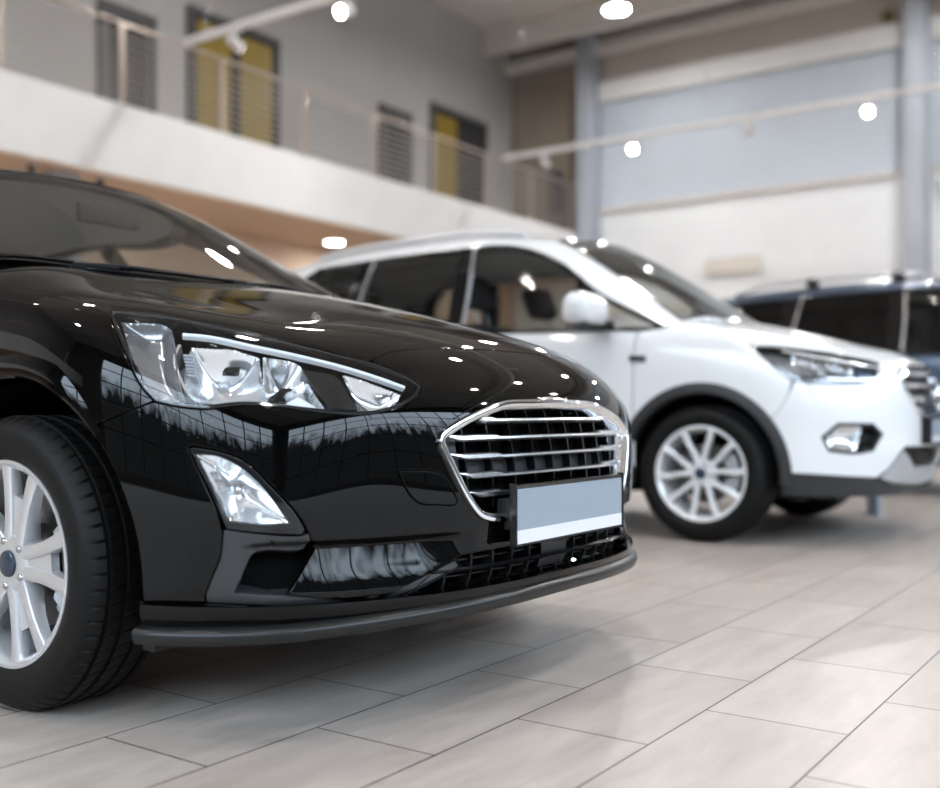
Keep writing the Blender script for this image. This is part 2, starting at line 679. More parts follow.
# ------------------------------------------------------------------ wheels
def make_wheel(parent, loc, side, Rt, Rr, w, style, flat=0.0):
    """side -1: outer face towards -y. The wheel is the alloy; tyre, cap, nuts and brake are its pieces."""
    yo = -w / 2
    bm = bmesh.new()
    prof = [(Rr + 0.011, yo + 0.020), (Rr + 0.013, yo + 0.010), (Rr + 0.011, yo + 0.004), (Rr + 0.004, yo + 0.003), (Rr - 0.004, yo + 0.008),
            (Rr - 0.010, yo + 0.020), (Rr - 0.018, yo + 0.05), (Rr - 0.026, yo + 0.10), (Rr - 0.026, w / 2 - 0.01), (Rr + 0.012, w / 2 - 0.008)]
    V, Fc = lathe_mesh(prof, 96)
    vs = [bm.verts.new(v) for v in V]
    for f in Fc:
        bm.faces.new([vs[i] for i in f])
    hubp = [(0.0, yo + 0.012), (0.030, yo + 0.012), (0.036, yo + 0.010), (0.062, yo + 0.016), (0.072, yo + 0.030), (0.075, yo + 0.06), (0.0, yo + 0.062)]
    V, Fc = lathe_mesh(hubp, 60)
    vs = [bm.verts.new(v) for v in V]
    for f in Fc:
        q = [vs[i] for i in f]
        try:
            bm.faces.new(q)
        except ValueError:
            pass
    rads = [0.04, 0.075, 0.105, 0.14, 0.178, Rr + 0.001]
    for k in range(5):
        a0 = style['a0'] + k * 2 * PI / 5
        for s in (-1, 1):
            rings = []
            for i, r in enumerate(rads):
                c = s * style['c'][i]
                hw = style['w'][i] / 2
                y = yo + style['y'][i]
                dep = style['d'][i]
                e = hw * 0.42
                pr = [(-hw, dep), (-hw * 0.98, 0.010), (-hw + e * 0.35, 0.0025), (-hw + e, 0.0), (hw - e, 0.0), (hw - e * 0.35, 0.0025), (hw * 0.98, 0.010), (hw, dep)]
                rr = math.sqrt(max(r * r - c * c, 1e-6))
                ring = []
                for (x, yy) in pr:
                    t = c + x
                    px, pz = rr, t
                    ca, sa = math.cos(a0), math.sin(a0)
                    ring.append(bm.verts.new((px * ca - pz * sa, y + yy, px * sa + pz * ca)))
                rings.append(ring)
            for i in range(len(rings) - 1):
                for j in range(7):
                    bm.faces.new((rings[i][j], rings[i][j + 1], rings[i + 1][j + 1], rings[i + 1][j]))
                bm.faces.new((rings[i][7], rings[i][0], rings[i + 1][0], rings[i + 1][7]))
        # the recessed web between the two arms of a pair
        ca, sa = math.cos(a0), math.sin(a0)
        web = [(0.05, -style['c'][0]), (style['web'], -style['c'][3]), (style['web'], style['c'][3]), (0.05, style['c'][0])]
        extrude_poly(bm, [(x * ca - z * sa, yo + style['webd'], x * sa + z * ca) for (x, z) in web], (0, 0.02, 0))
    bmesh.ops.remove_doubles(bm, verts=bm.verts, dist=1e-5)
    rim = bm_obj('wheel', bm, style.get('mat', 'alloy'), parent, auto=32, loc=loc)
    if side > 0:
        rim.rotation_euler = (0, 0, PI)
    # tyre with grooved tread
    n_s, sub = 60, 8
    cz = [-0.070, -0.028, 0.018, 0.062]
    prof = [(Rr + 0.004, yo + 0.022, 0), (Rr + 0.012, yo + 0.006, 0), (Rr + 0.020, yo + 0.001, 0), (Rr + 0.030, yo - 0.004, 0),
            (Rr + (Rt - Rr) * 0.5, yo - 0.009, 0), (Rt - 0.034, yo - 0.005, 0), (Rt - 0.030, yo - 0.0035, 0), (Rt - 0.022, yo + 0.003, 0.0), (Rt - 0.014, yo + 0.010, 0.55), (Rt - 0.006, yo + 0.024, 1),
            (Rt - 0.0025, yo + 0.034, 1)]
    ys = yo + 0.036
    for g in cz:
        gg = g * w / 0.215
        prof += [(Rt - 0.002, gg - 0.0055, 0.8), (Rt - 0.008, gg - 0.0045, 0), (Rt - 0.008, gg + 0.0045, 0), (Rt, gg + 0.0055, 0.0)]
    prof += [(Rt - 0.003, w / 2 - 0.034, 1), (Rt - 0.012, w / 2 - 0.014, 1), (Rt - 0.03, w / 2 - 0.002, 0), (Rr + 0.03, w / 2 + 0.004, 0), (Rr + 0.004, w / 2 - 0.02, 0)]
    V, Fc = [], []
    n = n_s * sub
    for i in range(n):
        fr = i % sub
        for (r, y, s) in prof:
            skew = (y - yo) * 0.9
            a = 2 * PI * (i + (0 if fr not in (0,) else 0.0)) / n + skew * 0.35
            dr = 0.0065 * s if fr == 0 else 0.0
            rr = r - dr
            x, z = rr * math.cos(a), rr * math.sin(a)
            if z < -(Rt - flat):
                z = -(Rt - flat)
            V.append((x, y, z))
    k = len(prof)
    for i in range(n):
        j = (i + 1) % n
        for q in range(k - 1):
            Fc.append((i * k + q, j * k + q, j * k + q + 1, i * k + q + 1))
    bm = bmesh.new()
    vs = [bm.verts.new(v) for v in V]
    for f in Fc:
        bm.faces.new([vs[i] for i in f])
    bm_obj('tyre', bm, 'rubber', rim, auto=38)
    cap = lathe('centre_cap', [(0, yo + 0.004), (0.024, yo + 0.0045), (0.0285, yo + 0.007), (0.030, yo + 0.013), (0, yo + 0.014)], 'cap_blue', rim, n=40)
    for k in range(5):
        a = style['a0'] + PI / 5 + k * 2 * PI / 5
        x, z = 0.052 * math.cos(a), 0.052 * math.sin(a)
        lathe('lug_nut', [(0, yo + 0.0095), (0.0055, yo + 0.0085), (0.0075, yo + 0.0105), (0.0085, yo + 0.016), (0.0115, yo + 0.0165), (0.0118, yo + 0.024), (0, yo + 0.024)], 'steel', rim, n=6 * 3, loc=(x, 0, z), auto=30)
    lathe('brake_disc', [(0.07, yo + 0.06), (0.08, yo + 0.075), (0.083, yo + 0.088), (0.150, yo + 0.088), (0.150, yo + 0.110), (0.05, yo + 0.110)], 'disc_metal', rim, n=72)
    bm = bmesh.new()
    fwd = 1 if side < 0 else -1
    for (ra, rb, aa, ab, ya, yb) in ((0.120, 0.186, -38, -12, 0.058, 0.125), (0.120, 0.186, 12, 38, 0.058, 0.125), (0.145, 0.190, -30, 30, 0.050, 0.130), (0.135, 0.150, -46, -36, 0.066, 0.100), (0.135, 0.176, 34, 46, 0.066, 0.100)):
        poly = []
        for i in range(7):
            a = R(aa + (ab - aa) * i / 6)
            poly.append((fwd * ra * math.cos(a), yo + ya, ra * math.sin(a)))
        for i in range(7):
            a = R(ab + (aa - ab) * i / 6)
            rb_ = min(rb, Rr - 0.03)
            poly.append((fwd * rb_ * math.cos(a), yo + ya, rb_ * math.sin(a)))
        extrude_poly(bm, poly, (0, yb - ya, 0))
    bmesh.ops.bevel(bm, geom=list(bm.edges), offset=0.003, segments=2, affect='EDGES')
    bm_obj('brake_caliper', bm, 'caliper_grey', rim, auto=35)
    return rim


def make_seat(parent, x, y, mat='seat_cloth', zc=0.36, head=True, hz=0.0):
    """front seat facing +x; x is where the cushion meets the back"""
    bm = bmesh.new()
    add_box(bm, x - 0.02, x + 0.50, y - 0.25, y + 0.25, zc - 0.10, zc + 0.10, 0.06, seg=3)
    cush = bm_obj('seat', bm, mat, parent, auto=50)
    bm = bmesh.new()
    M = Matrix.Translation((x, y, zc)) @ Matrix.Rotation(R(-22), 4, 'Y')
    add_box(bm, -0.10, 0.06, -0.25, 0.25, 0.0, 0.60, 0.06, M, seg=3)
    bm_obj('backrest', bm, mat, cush, auto=50)
    if head:
        bm = bmesh.new()
        add_box(bm, -0.07, 0.05, -0.135, 0.135, 0.65 + hz, 0.87 + hz, 0.05, M, seg=3)
        bm_obj('headrest', bm, mat, cush, auto=50)
        bm = bmesh.new()
        for s in (-0.06, 0.06):
            add_tube(bm, [M @ Vector((-0.02, s, 0.56)), M @ Vector((-0.02, s, 0.72 + hz))], 0.006, 8)
        bm_obj('headrest_post', bm, 'steel', cush)
    return cush


def make_cabin(parent, dash_x, wheel_y, seats, floor, belt_z, half):
    """dashboard, steering wheel, seats and cabin floor"""
    bm = bmesh.new()
    pr = [(dash_x + 0.36, belt_z - 0.04), (dash_x + 0.10, belt_z - 0.015), (dash_x - 0.02, belt_z - 0.03), (dash_x - 0.10, belt_z - 0.10), (dash_x - 0.06, belt_z - 0.35), (dash_x + 0.30, belt_z - 0.45)]
    extrude_poly(bm, [(x, -half, z) for x, z in pr], (0, 2 * half, 0))
    bmesh.ops.bevel(bm, geom=[e for e in bm.edges], offset=0.02, segments=2, affect='EDGES')
    d = bm_obj('dashboard', bm, 'dash', parent, auto=40)
    bm = bmesh.new()
    M = Matrix.Translation((dash_x - 0.28, wheel_y, belt_z - 0.10)) @ Matrix.Rotation(R(-64), 4, 'Y')
    add_tube(bm, [M @ Vector((0.18 * math.cos(a), 0.18 * math.sin(a), 0)) for a in np.linspace(0, 2 * PI, 40)[:-1]], 0.015, 10, closed=True)
    add_tube(bm, [M @ Vector((0, -0.17, 0)), M @ Vector((0, 0, -0.02)), M @ Vector((0, 0.17, 0))], 0.018, 8)
    add_tube(bm, [M @ Vector((0, 0, 0.0)), M @ Vector((0.0, 0, -0.24))], 0.035, 10)
    bm_obj('steering_wheel', bm, 'dash', parent, auto=50)
    for (x, y, m, hz) in seats:
        make_seat(parent, x, y, m, floor + 0.30, True, hz)
# ================================================================== the black hatchback
FL = 4.38
BX, BY = -1.24, 2.19                       # world place of its front, and of its middle plane
broot = thing('hatchback_car', 'glossy black hatchback with silver split-spoke wheels, nearest car in the showroom', 'car', (BX - FL / 2, BY, 0), 0, 'cars on show')
bw = (BX - FL / 2, BY, 0)
ux = lambda u: FL / 2 - u

rows = [
    [(.085, 0, .262), (.092, .25, .262), (.125, .45, .258), (.185, .60, .254), (.26, .71, .25), (.355, .79, .246), (.46, .84, .24), (.58, .86, .235), (.88, .865, .23), (1.3, .865, .20), (2.2, .87, .19), (3.2, .865, .20), (3.75, .83, .24), (4.15, .68, .28), (4.30, .35, .30), (4.32, 0, .30)],
    [(.035, 0, .292), (.045, .25, .292), (.083, .45, .29), (.147, .6, .288), (.225, .72, .286), (.325, .805, .284), (.44, .862, .282), (.57, .887, .28), (.88, .892, .275), (1.3, .888, .26), (2.2, .89, .25), (3.2, .89, .26), (3.78, .86, .29), (4.19, .70, .33), (4.345, .37, .35), (4.365, 0, .35)],
    [(.022, 0, .36), (.032, .25, .36), (.073, .45, .36), (.139, .605, .36), (.219, .73, .36), (.318, .815, .36), (.431, .87, .36), (.565, .894, .36), (.88, .900, .36), (1.3, .895, .36), (2.2, .895, .36), (3.2, .898, .36), (3.8, .87, .38), (4.2, .71, .41), (4.36, .38, .43), (4.38, 0, .43)],
    [(.017, 0, .45), (.026, .25, .45), (.067, .45, .45), (.133, .605, .45), (.217, .735, .45), (.319, .82, .45), (.435, .873, .45), (.57, .90, .45), (.88, .911, .45), (1.3, .904, .45), (2.2, .902, .46), (3.2, .908, .46), (3.8, .88, .48), (4.2, .72, .5), (4.36, .39, .52), (4.38, 0, .52)],
    [(.021, 0, .54), (.030, .25, .54), (.068, .45, .54), (.132, .605, .54), (.219, .733, .54), (.324, .82, .545), (.441, .874, .55), (.577, .902, .55), (.88, .914, .55), (1.3, .907, .55), (2.2, .903, .56), (3.2, .912, .57), (3.8, .885, .59), (4.19, .72, .61), (4.33, .39, .63), (4.35, 0, .63)],
    [(.034, 0, .62), (.043, .25, .62), (.077, .45, .62), (.138, .60, .625), (.230, .725, .63), (.335, .812, .64), (.450, .868, .65), (.585, .898, .655), (.88, .912, .66), (1.3, .904, .66), (2.2, .899, .67), (3.2, .908, .68), (3.78, .87, .70), (4.15, .71, .73), (4.29, .39, .75), (4.31, 0, .75)],
    [(.055, 0, .69), (.064, .24, .689), (.094, .43, .688), (.148, .57, .691), (.242, .69, .705), (.352, .785, .725), (.464, .848, .742), (.60, .884, .755), (.88, .90, .77), (1.3, .893, .78), (2.2, .886, .78), (3.2, .893, .79), (3.74, .85, .82), (4.1, .69, .85), (4.24, .38, .87), (4.26, 0, .87)],
    [(.098, 0, .753), (.107, .225, .752), (.135, .40, .750), (.189, .53, .752), (.280, .645, .772), (.392, .742, .799), (.510, .812, .824), (.645, .854, .845), (.90, .872, .868), (1.3, .866, .890), (2.2, .858, .88), (3.2, .858, .89), (3.7, .81, .93), (4.02, .65, .96), (4.14, .36, .98), (4.16, 0, .98)],
    [(.180, 0, .815), (.186, .205, .813), (.208, .37, .808), (.258, .49, .811), (.345, .60, .829), (.458, .70, .855), (.578, .765, .880), (.72, .805, .903), (.95, .822, .932), (1.3, .818, .970), (2.2, .812, .96), (3.2, .805, .98), (3.62, .75, 1.02), (3.9, .59, 1.04), (4.0, .33, 1.06), (4.02, 0, 1.06)],
    [(.36, 0, .887), (.366, .17, .886), (.39, .31, .882), (.445, .415, .883), (.532, .50, .893), (.635, .575, .911), (.747, .625, .934), (.87, .652, .961), (1.04, .668, 1.002), (1.3, .665, 1.042), (2.2, .66, 1.00), (3.2, .65, 1.02), (3.5, .60, 1.04), (3.7, .46, 1.06), (3.78, .26, 1.07), (3.8, 0, 1.07)],
    [(.66, 0, .965), (.668, .125, .964), (.69, .23, .960), (.735, .31, .960), (.80, .375, .966), (.875, .42, .978), (.95, .445, .994), (1.03, .46, 1.012), (1.14, .468, 1.032), (1.3, .465, 1.053), (2.2, .45, 1.02), (3.2, .44, 1.04), (3.4, .40, 1.05), (3.52, .30, 1.06), (3.56, .17, 1.06), (3.58, 0, 1.06)],
    [(.98, 0, 1.026), (.985, .06, 1.026), (1.0, .115, 1.026), (1.025, .155, 1.027), (1.055, .19, 1.03), (1.09, .215, 1.035), (1.13, .228, 1.04), (1.17, .235, 1.046), (1.22, .238, 1.052), (1.3, .235, 1.058), (2.2, .22, 1.03), (3.2, .22, 1.05), (3.3, .19, 1.05), (3.35, .14, 1.06), (3.37, .08, 1.06), (3.38, 0, 1.06)],
    [(1.30, 0, 1.062)] * 10 + [(2.2, 0, 1.04), (3.2, 0, 1.06)] + [(3.22, 0, 1.06)] * 4,
]


def fan_rows(rows, cols):
    return rows


BS = Skin(rows[:], FL, bw, cols=None)


def scoop(P):
    """shallow channel across the lower bumper, undercut along its upper crease"""
    st = lambda t: np.clip(t, 0, 1) ** 2 * (3 - 2 * np.clip(t, 0, 1))
    z, v = P[:, 2], np.abs(P[:, 1])
    f = np.clip((z - .292) / .104, 0, 1) * (1 - st((z - .396) / .012))
    return .034 * f * st((v - .33) / .14) * (1 - st((v - .74) / .06)) * (P[:, 0] > FL / 2 - .6)


BS.bump = scoop


def sp(S, pts, closed=False, step=None, n=8):
    return S.spot(crv(pts, closed, step, n))


# ---- outlines read off the near side, then mirrored
HL = sp(BS, [(110.5, 314, 'c'), (114, 311, 'c'), (163, 316), (205, 323), (258, 335.6), (297, 344.4), (346, 356.7), (376, 364), (408, 377.5), (421, 386, 'c'), (417.5, 395, 'c'), (398, 406), (370, 413),
             (346, 413.6), (310, 410), (247, 404), (205, 407.6), (177, 405), (156, 400.6, 'c'), (142, 385), (128, 357), (116, 328.6)], True)
KP = (372, 359.5)
seam = sp(BS, [(156, 400.6), (127, 412), (97, 424)])
fogU = sp(BS, [(188, 447.5, 'c'), (192, 446, 'c'), (220, 451), (244, 460), (273, 487), (297, 514), (309, 533, 'c'), (311, 541, 'c'), (318, 542.5, 'c'), (287, 596, 'c'), (340, 600.5), (373, 601.5), (400, 590, 'c'), (456, 561, 'c'),
               (460, 566, 'c'), (403, 596), (377, 607.5, 'c'), (290, 607.5), (206, 604, 'c'), (205, 596, 'c'), (213, 575), (219.5, 560), (223, 534, 'c'), (219, 517), (206, 487), (196, 465)], True)
grille_l = sp(BS, [(572, 401.6), (528, 402.3), (503, 403.6), (488, 408.7), (469, 417), (449, 428.5), (440, 436), (438.5, 443), (441, 450), (449, 466), (461, 491), (472, 509), (480, 517), (493, 520.5), (512, 521), (540, 517), (573, 512)])
grille_l[0, 0] = grille_l[-1, 0] = 0.0
GR = np.vstack([grille_l, flip(grille_l)[1:-1]])
lg = sp(BS, [(573, 537.5, 'c'), (540, 542), (510, 546.5), (462, 555.5, 'c'), (440, 569), (415, 590, 'c'), (430, 597), (462, 590.5), (490, 585), (530, 576), (573, 565.5, 'c')])
lg[0, 0] = lg[-1, 0] = 0.0
LG = np.vstack([lg, flip(lg)[1:-1]])
TOW = sp(BS, [(398, 470.5, 'c'), (434, 471.7), (444, 477), (451, 488), (457.5, 501), (455, 505), (440, 505), (421, 503.7), (412, 497), (404, 484)], True)

# ---- bumper with nose, one moulding across the car
ARC_C, ARC_Z, ARC_R = ux(.88), .325, .412
hood_front = BS.plan(crv([(ux(.178), 0.0), (ux(.180), -.12), (ux(.186), -.25), (ux(.196), -.36), (ux(.204), -.43)]))
K = BS.spot([KP])[0]
hood_front = np.vstack([hood_front, K[None]])
i_tip = int(np.argmin(np.abs(HL - BS.spot([(421, 386)])[0]).sum(1)))
i_bot = int(np.argmin(np.abs(HL - BS.spot([(156, 400.6)])[0]).sum(1)))
i_top = int(np.argmin(np.abs(HL - BS.spot([(114, 311)])[0]).sum(1)))
i_k = int(np.argmin(np.abs(HL - K).sum(1)))
HLb = inset(HL, -0.0035)                                  # body edge stands off the lamp
if area2(HL) < 0:
    HLo = HLb[::-1]
else:
    HLo = HLb
arch_side = BS.side([(ARC_C + ARC_R * math.cos(a), ARC_Z + ARC_R * math.sin(a)) for a in np.linspace(R(46.5), R(-6), 24)])
low = BS.side([(ux(.478), .287), (ux(.44), .284)])
bottom = np.stack([np.linspace(low[-1, 0], 0, 40), np.full(40, BS.kq[1] * 0.45)], 1)
half = np.vstack([hood_front, HLo[i_k + 1:i_tip + 1], HLo[i_tip + 1:i_bot + 1], seam[1:-1], arch_side[1:], low, bottom[1:]])
if half[0, 0] != 0:
    half[0, 0] = 0.0
outer = np.vstack([half, flip(half)[1:-1]])
front_bumper = panel('front_bumper', BS, [outer, GR, LG, fogU, flip(fogU), TOW, flip(TOW)], 'black_paint', broot, h=0.009)
for lp in (TOW, flip(TOW)):
    panel('towing_eye_cover', BS, [lp], 'black_paint', front_bumper, h=0.012)

# ---- bonnet
cowl = BS.plan(crv([(ux(1.345), -.70), (ux(1.225), -.50), (ux(1.135), -.27), (ux(1.10), 0.0)]))
shoulder = BS.plan(crv([(ux(.63), -.832), (ux(.75), -.828), (ux(.95), -.818), (ux(1.15), -.80), (ux(1.335), -.76)]))
h2 = np.vstack([hood_front, HLo[i_top:i_k][::-1], shoulder, cowl[:]])
h2[0, 0] = h2[-1, 0] = 0.0
panel('bonnet', BS, [np.vstack([h2, flip(h2)[1:-1]])], 'black_paint', broot, h=0.013)

# ---- wings, doors, quarters and sills, both sides
circ = lambda cu, a0, a1, r=ARC_R, n=40: [(ux(cu) + r * math.cos(a), ARC_Z + r * math.sin(a)) for a in np.linspace(R(a0), R(a1), n)]
hl_rear = np.vstack([HLo[i_bot:], HLo[:i_top]])
arch_up = BS.side(circ(.88, 46.5, 186))
wing_rear = BS.side([(ux(1.285), .27), (ux(1.35), .27), (ux(1.35), .5), (ux(1.35), .8)])
wr2 = BS.plan([(ux(1.345), -.76)])
wing = np.vstack([hl_rear[:, :], shoulder, wr2, wing_rear[::-1], arch_up[::-1], seam[1:][::-1]])
rb = [(ux(2.40), 1.0), (ux(2.40), .27)]
fdoor = BS.side([(ux(1.355), .93), (ux(1.355), .27)] + [(ux(2.60), .27), (ux(2.60), .955)])
rdoor = BS.side([(ux(2.605), .955), (ux(2.605), .27), (ux(3.08), .27)] + [(ux(3.58) + ARC_R * math.cos(a), ARC_Z + ARC_R * math.sin(a)) for a in np.linspace(R(0), R(60), 14)] + [(ux(3.36), .72), (ux(3.36), .975)])
qtr = BS.side([(ux(3.365), .975), (ux(3.365), .72)] + [(ux(3.58) + ARC_R * math.cos(a), ARC_Z + ARC_R * math.sin(a)) for a in np.linspace(R(58), R(188), 30)] + [(ux(3.99), .30), (ux(4.05), .33)])
tailq = np.array([[-BS.P, BS.kq[1]], [-BS.P, BS.kq[9]]])
qtr = np.vstack([qtr, tailq, np.array([[BS.kp[2], BS.kq[9]]])])
for sgn in (-1, 1):
    f = (lambda q: q) if sgn < 0 else flip
    wg = panel('front_wing', BS, [f(wing)], 'black_paint', broot, h=0.013)
    # rolled lip round the wheel opening
    av = BS.side([(ARC_C + (ARC_R + .002) * math.cos(a), ARC_Z + (ARC_R + .002) * math.sin(a)) for a in np.linspace(R(44), R(186), 60)])
    P, N = BS.ev(f(av))
    ang = np.linspace(44, 186, 60)
    if sgn > 0:
        ang = ang[::-1]
    lipf = [(.050, .0008), (.034, .006), (.014, .0105), (.002, .009), (-.003, .003), (-.003, -.04), (.002, -.04), (.004, -.004), (.04, -.003)]
    prof = []
    for a_ in ang:
        k_ = min(1, max(.06, (a_ - 44) / 26))
        prof.append([(x_ * (.25 + .75 * k_) if x_ > 0 else x_, y_ * k_ if y_ > 0 else y_) for x_, y_ in lipf])
    sweep('arch_lip', P, N, prof, 'black_paint', wg)
    dr = panel('front_door', BS, [f(fdoor)], 'black_paint', broot, h=0.025)
    P, N = BS.ev(f(BS.side([(ux(2.34), .83), (ux(2.54), .84)])), 0.03)
    sweep('door_handle', P, N, rounded(.026, .016, .006), 'black_paint', dr)
    dr = panel('rear_door', BS, [f(rdoor)], 'black_paint', broot, h=0.025)
    P, N = BS.ev(f(BS.side([(ux(3.06), .85), (ux(3.26), .86)])), 0.03)
    sweep('door_handle', P, N, rounded(.026, .016, .006), 'black_paint', dr)
    panel('rear_quarter', BS, [f(qtr)], 'black_paint', broot, h=0.03)
    # sill under the doors
    P, N = BS.ev(f(BS.side([(ux(u), .235) for u in np.linspace(1.29, 3.16, 14)])))
    sweep('side_skirt', P, N, [(-.05, -.02), (.05, -.02), (.05, .004), (.02, .010), (-.05, .006)], 'gloss_black', broot)
    # dark liner over each wheel
    for cu in (.88, 3.58):
        bm = bmesh.new()
        V, Fc = lathe_mesh([(ARC_R + .015, -.0), (ARC_R + .015, .36), (.06, .37)], 40, a0=R(-12), a1=R(192))
        s_ = 1 if sgn < 0 else -1
        vs = [bm.verts.new((ux(cu) + x, -s_ * .83 + s_ * y, ARC_Z + z)) for x, y, z in V]
        for q in Fc:
            bm.faces.new([vs[i] for i in q])
        bm_obj('wheel_liner', bm, 'void_black', broot)

# ---- undertray
bm = bmesh.new()
add_box(bm, ux(4.2), ux(.30), -.56, .56, .19, .262)
add_box(bm, ux(3.1), ux(1.32), -.86, .86, .19, .25)
add_box(bm, ux(.44), ux(.32), -.70, .70, .20, .255)
bm_obj('undertray', bm, 'matte_black', broot)
bm = bmesh.new()
add_box(bm, ux(1.2), ux(.26), -.45, .45, .27, .70)
bm_obj('engine_block', bm, 'void_black', broot)
for s in (-.71, .71):
    box('air_deflector', ux(.57), ux(.53), s - .09, s + .09, .165, .27, 'matte_black', broot, bevel=.004)

# ---- chin spoiler
lipc = crv([(.478, .885, .226), (.42, .874, .228), (.31, .82, .231), (.212, .735, .235), (.13, .605, .241), (.062, .45, .248), (.022, .25, .252), (.012, 0, .254)], n=10)
lipP = [(ux(u), -v, z) for u, v, z in lipc] + [(ux(u), v, z) for u, v, z in lipc[::-1][1:]]
sweep('chin_spoiler', lipP, [(0, 0, 1)] * len(lipP), [(-.10, .012), (-.10, -.008), (-.006, -.022), (.006, -.019), (.012, -.004), (.010, .006), (.0, .014)], 'chin_black', broot, auto=45)
# lower valance between bumper edge and chin
val = crv([(.474, .869, .262), (.42, .857, .262), (.315, .80, .262), (.218, .715, .262), (.14, .593, .262), (.074, .443, .262), (.035, .25, .262), (.025, 0, .262)], n=10)
valP = [(ux(u), -v, z) for u, v, z in val] + [(ux(u), v, z) for u, v, z in val[::-1][1:]]
sweep('front_valance', valP, [(0, 0, 1)] * len(valP), [(-.05, .022), (-.05, -.02), (.0, -.022), (.012, .0), (.013, .022)], 'black_paint', broot, auto=45)

# ---- grille: chrome surround, five bars, ribs and dark backing
gp, gn = BS.ev(resample(inset(GR, .010), .012, True), .001)
gs = sweep('grille_surround', gp, gn, [(.0115, -.03), (.0125, .002), (.0105, .008), (.004, .0095), (-.003, .0065), (-.008, -.004), (-.0085, -.03)], 'chrome', broot, closed=True, auto=50)
grille = panel('grille', BS, [inset(GR, .006)], 'void_black', broot, h=.02, off=-.06, gap=0, lip=False)
GRi = inset(GR, .014)
GRP, _ = BS.ev(GRi)


def width_at(z):
    best = 0.0
    for a, b in zip(GRP, np.roll(GRP, -1, 0)):
        if (a[2] > z) != (b[2] > z):
            t = (z - a[2]) / (b[2] - a[2])
            best = max(best, abs(a[1] + t * (b[1] - a[1])))
    return best


for z in (.646, .606, .565, .523, .481):
    wv = width_at(z)
    vv = np.concatenate([np.linspace(-wv, -.265, 8), [-.25, -.238], np.linspace(-.2, .2, 21), [.238, .25], np.linspace(.265, wv, 8)])
    pq = BS.front([(v, z + .002 * (1 - (abs(v) / .45) ** 2)) for v in vv])
    P, N = BS.ev(pq, -.014)
    prof = []
    for v in vv:
        t = min(1, max(0, (abs(v) - .239) / .010))
        e = min(1, max(.05, (wv - abs(v)) / .05))
        lo_, hi_ = -.0056, .0050 + .0050 * t
        lo_ = lo_ + (1 - e) * (hi_ - lo_) * .9
        m_ = (lo_ + hi_) / 2
        h_ = (hi_ - lo_) / 2
        prof.append([(-hi_, -.022), (-hi_, .002), (-m_ - h_ * .35, .009), (-m_ + h_ * .55, .0095), (-lo_, .004), (-lo_, -.022)])
    sweep('grille_bar', P, N, prof, 'satin_chrome', grille, auto=40)
for v in (-.34, -.255, -.17, -.085, 0, .085, .17, .255, .34):
    zz = [z for z in np.linspace(.45, .685, 60) if width_at(z) > abs(v)]
    if len(zz) > 4:
        pq = BS.front([(v, z) for z in np.linspace(min(zz), max(zz), 10)])
        P, N = BS.ev(pq, -.056)
        sweep('grille_rib', P, N, [(-.003, 0), (.003, 0), (.0025, .03), (-.0025, .03)], 'gloss_black', grille)
for s in (-1, 1):
    gl = [(v, z) for v, z in ((-.43, .618), (-.40, .635), (-.37, .648), (-.352, .648), (-.352, .462), (-.37, .475))]
    pl = BS.front([(v, z) for v, z in gl])
    panel('grille_end_blank', BS, [pl if s < 0 else flip(pl)], 'grey_plastic', grille, h=.02, off=-.034, gap=.004)
pq = BS.front([(v, .5435) for v in np.linspace(-.35, .35, 30)])
P, N = BS.ev(pq, -.054)
sweep('grille_crossbar', P, N, [(-.016, 0), (.016, 0), (.014, .008), (-.014, .008)], 'grey_plastic', grille)

# ---- number plate, blank
bm = bmesh.new()
add_box(bm, ux(-.009), ux(.001), -.259, .259, .366, .501, .004)
holder = bm_obj('number_plate_holder', bm, 'dark_trim', broot, auto=40)
holder['label'] = 'blank grey number plate in a black holder'
bm = bmesh.new()
add_box(bm, ux(-.0105), ux(-.005), -.251, .251, .401, .4925)
bm_obj('number_plate', bm, 'plate_grey', holder)
bm = bmesh.new()
add_box(bm, ux(-.011), ux(-.005), -.251, .251, .371, .401)
bm_obj('plate_footer', bm, 'plate_white', holder)
for s in (-.22, .22):
    box('plate_bracket', ux(.05), ux(.008), s - .025, s + .025, .40, .47, 'matte_black', holder, bevel=.006)

# ---- lower grille
V, F3, _ = panel_geo(BS, [LG], .02, 0, 0, .01, False)
lgr = mesh_obj('lower_grille', np.array(V) - np.array([.075, 0, 0]), F3, 'void_black', broot)
lgl = resample(LG, .015, True)
a_ = BS.raw(lgl)
nl = len(a_)
mesh_obj('grille_duct', list(a_ - np.array([.004, 0, 0])) + list(a_ - np.array([.075, 0, 0])), [(i, (i + 1) % nl, nl + (i + 1) % nl, nl + i) for i in range(nl)], 'matte_black', lgr)
P, N = BS.evx(BS.front([(v, .324) for v in np.linspace(-.44, .44, 40)]), .010)
sweep('lower_bar', P, N, [(-.004, -.03), (.004, -.03), (.005, .004), (0, .008), (-.005, .004)], 'gloss_black', lgr)
for v in np.arange(-.385, .39, .07):
    P, N = BS.evx(BS.front([(v, z) for z in np.linspace(.290, .356, 5)]), .05)
    sweep('lower_rib', P, N, [(-.003, 0), (.003, 0), (.003, .025), (-.003, .025)], 'matte_black', lgr)
for z in (.307, .341):
    P, N = BS.evx(BS.front([(v, z) for v in np.linspace(-.40, .40, 40)]), .055)
    sweep('lower_slat', P, N, [(-.002, 0), (.002, 0), (.002, .02), (-.002, .02)], 'matte_black', lgr)
V, F3, _ = panel_geo(BS, [BS.front([(-.06, .352), (-.06, .292), (.06, .292), (.06, .352)])], .02, 0, 0, .01, False)
mesh_obj('sensor_cover', np.array(V) - np.array([.022, 0, 0]), F3, 'grey_plastic', lgr)

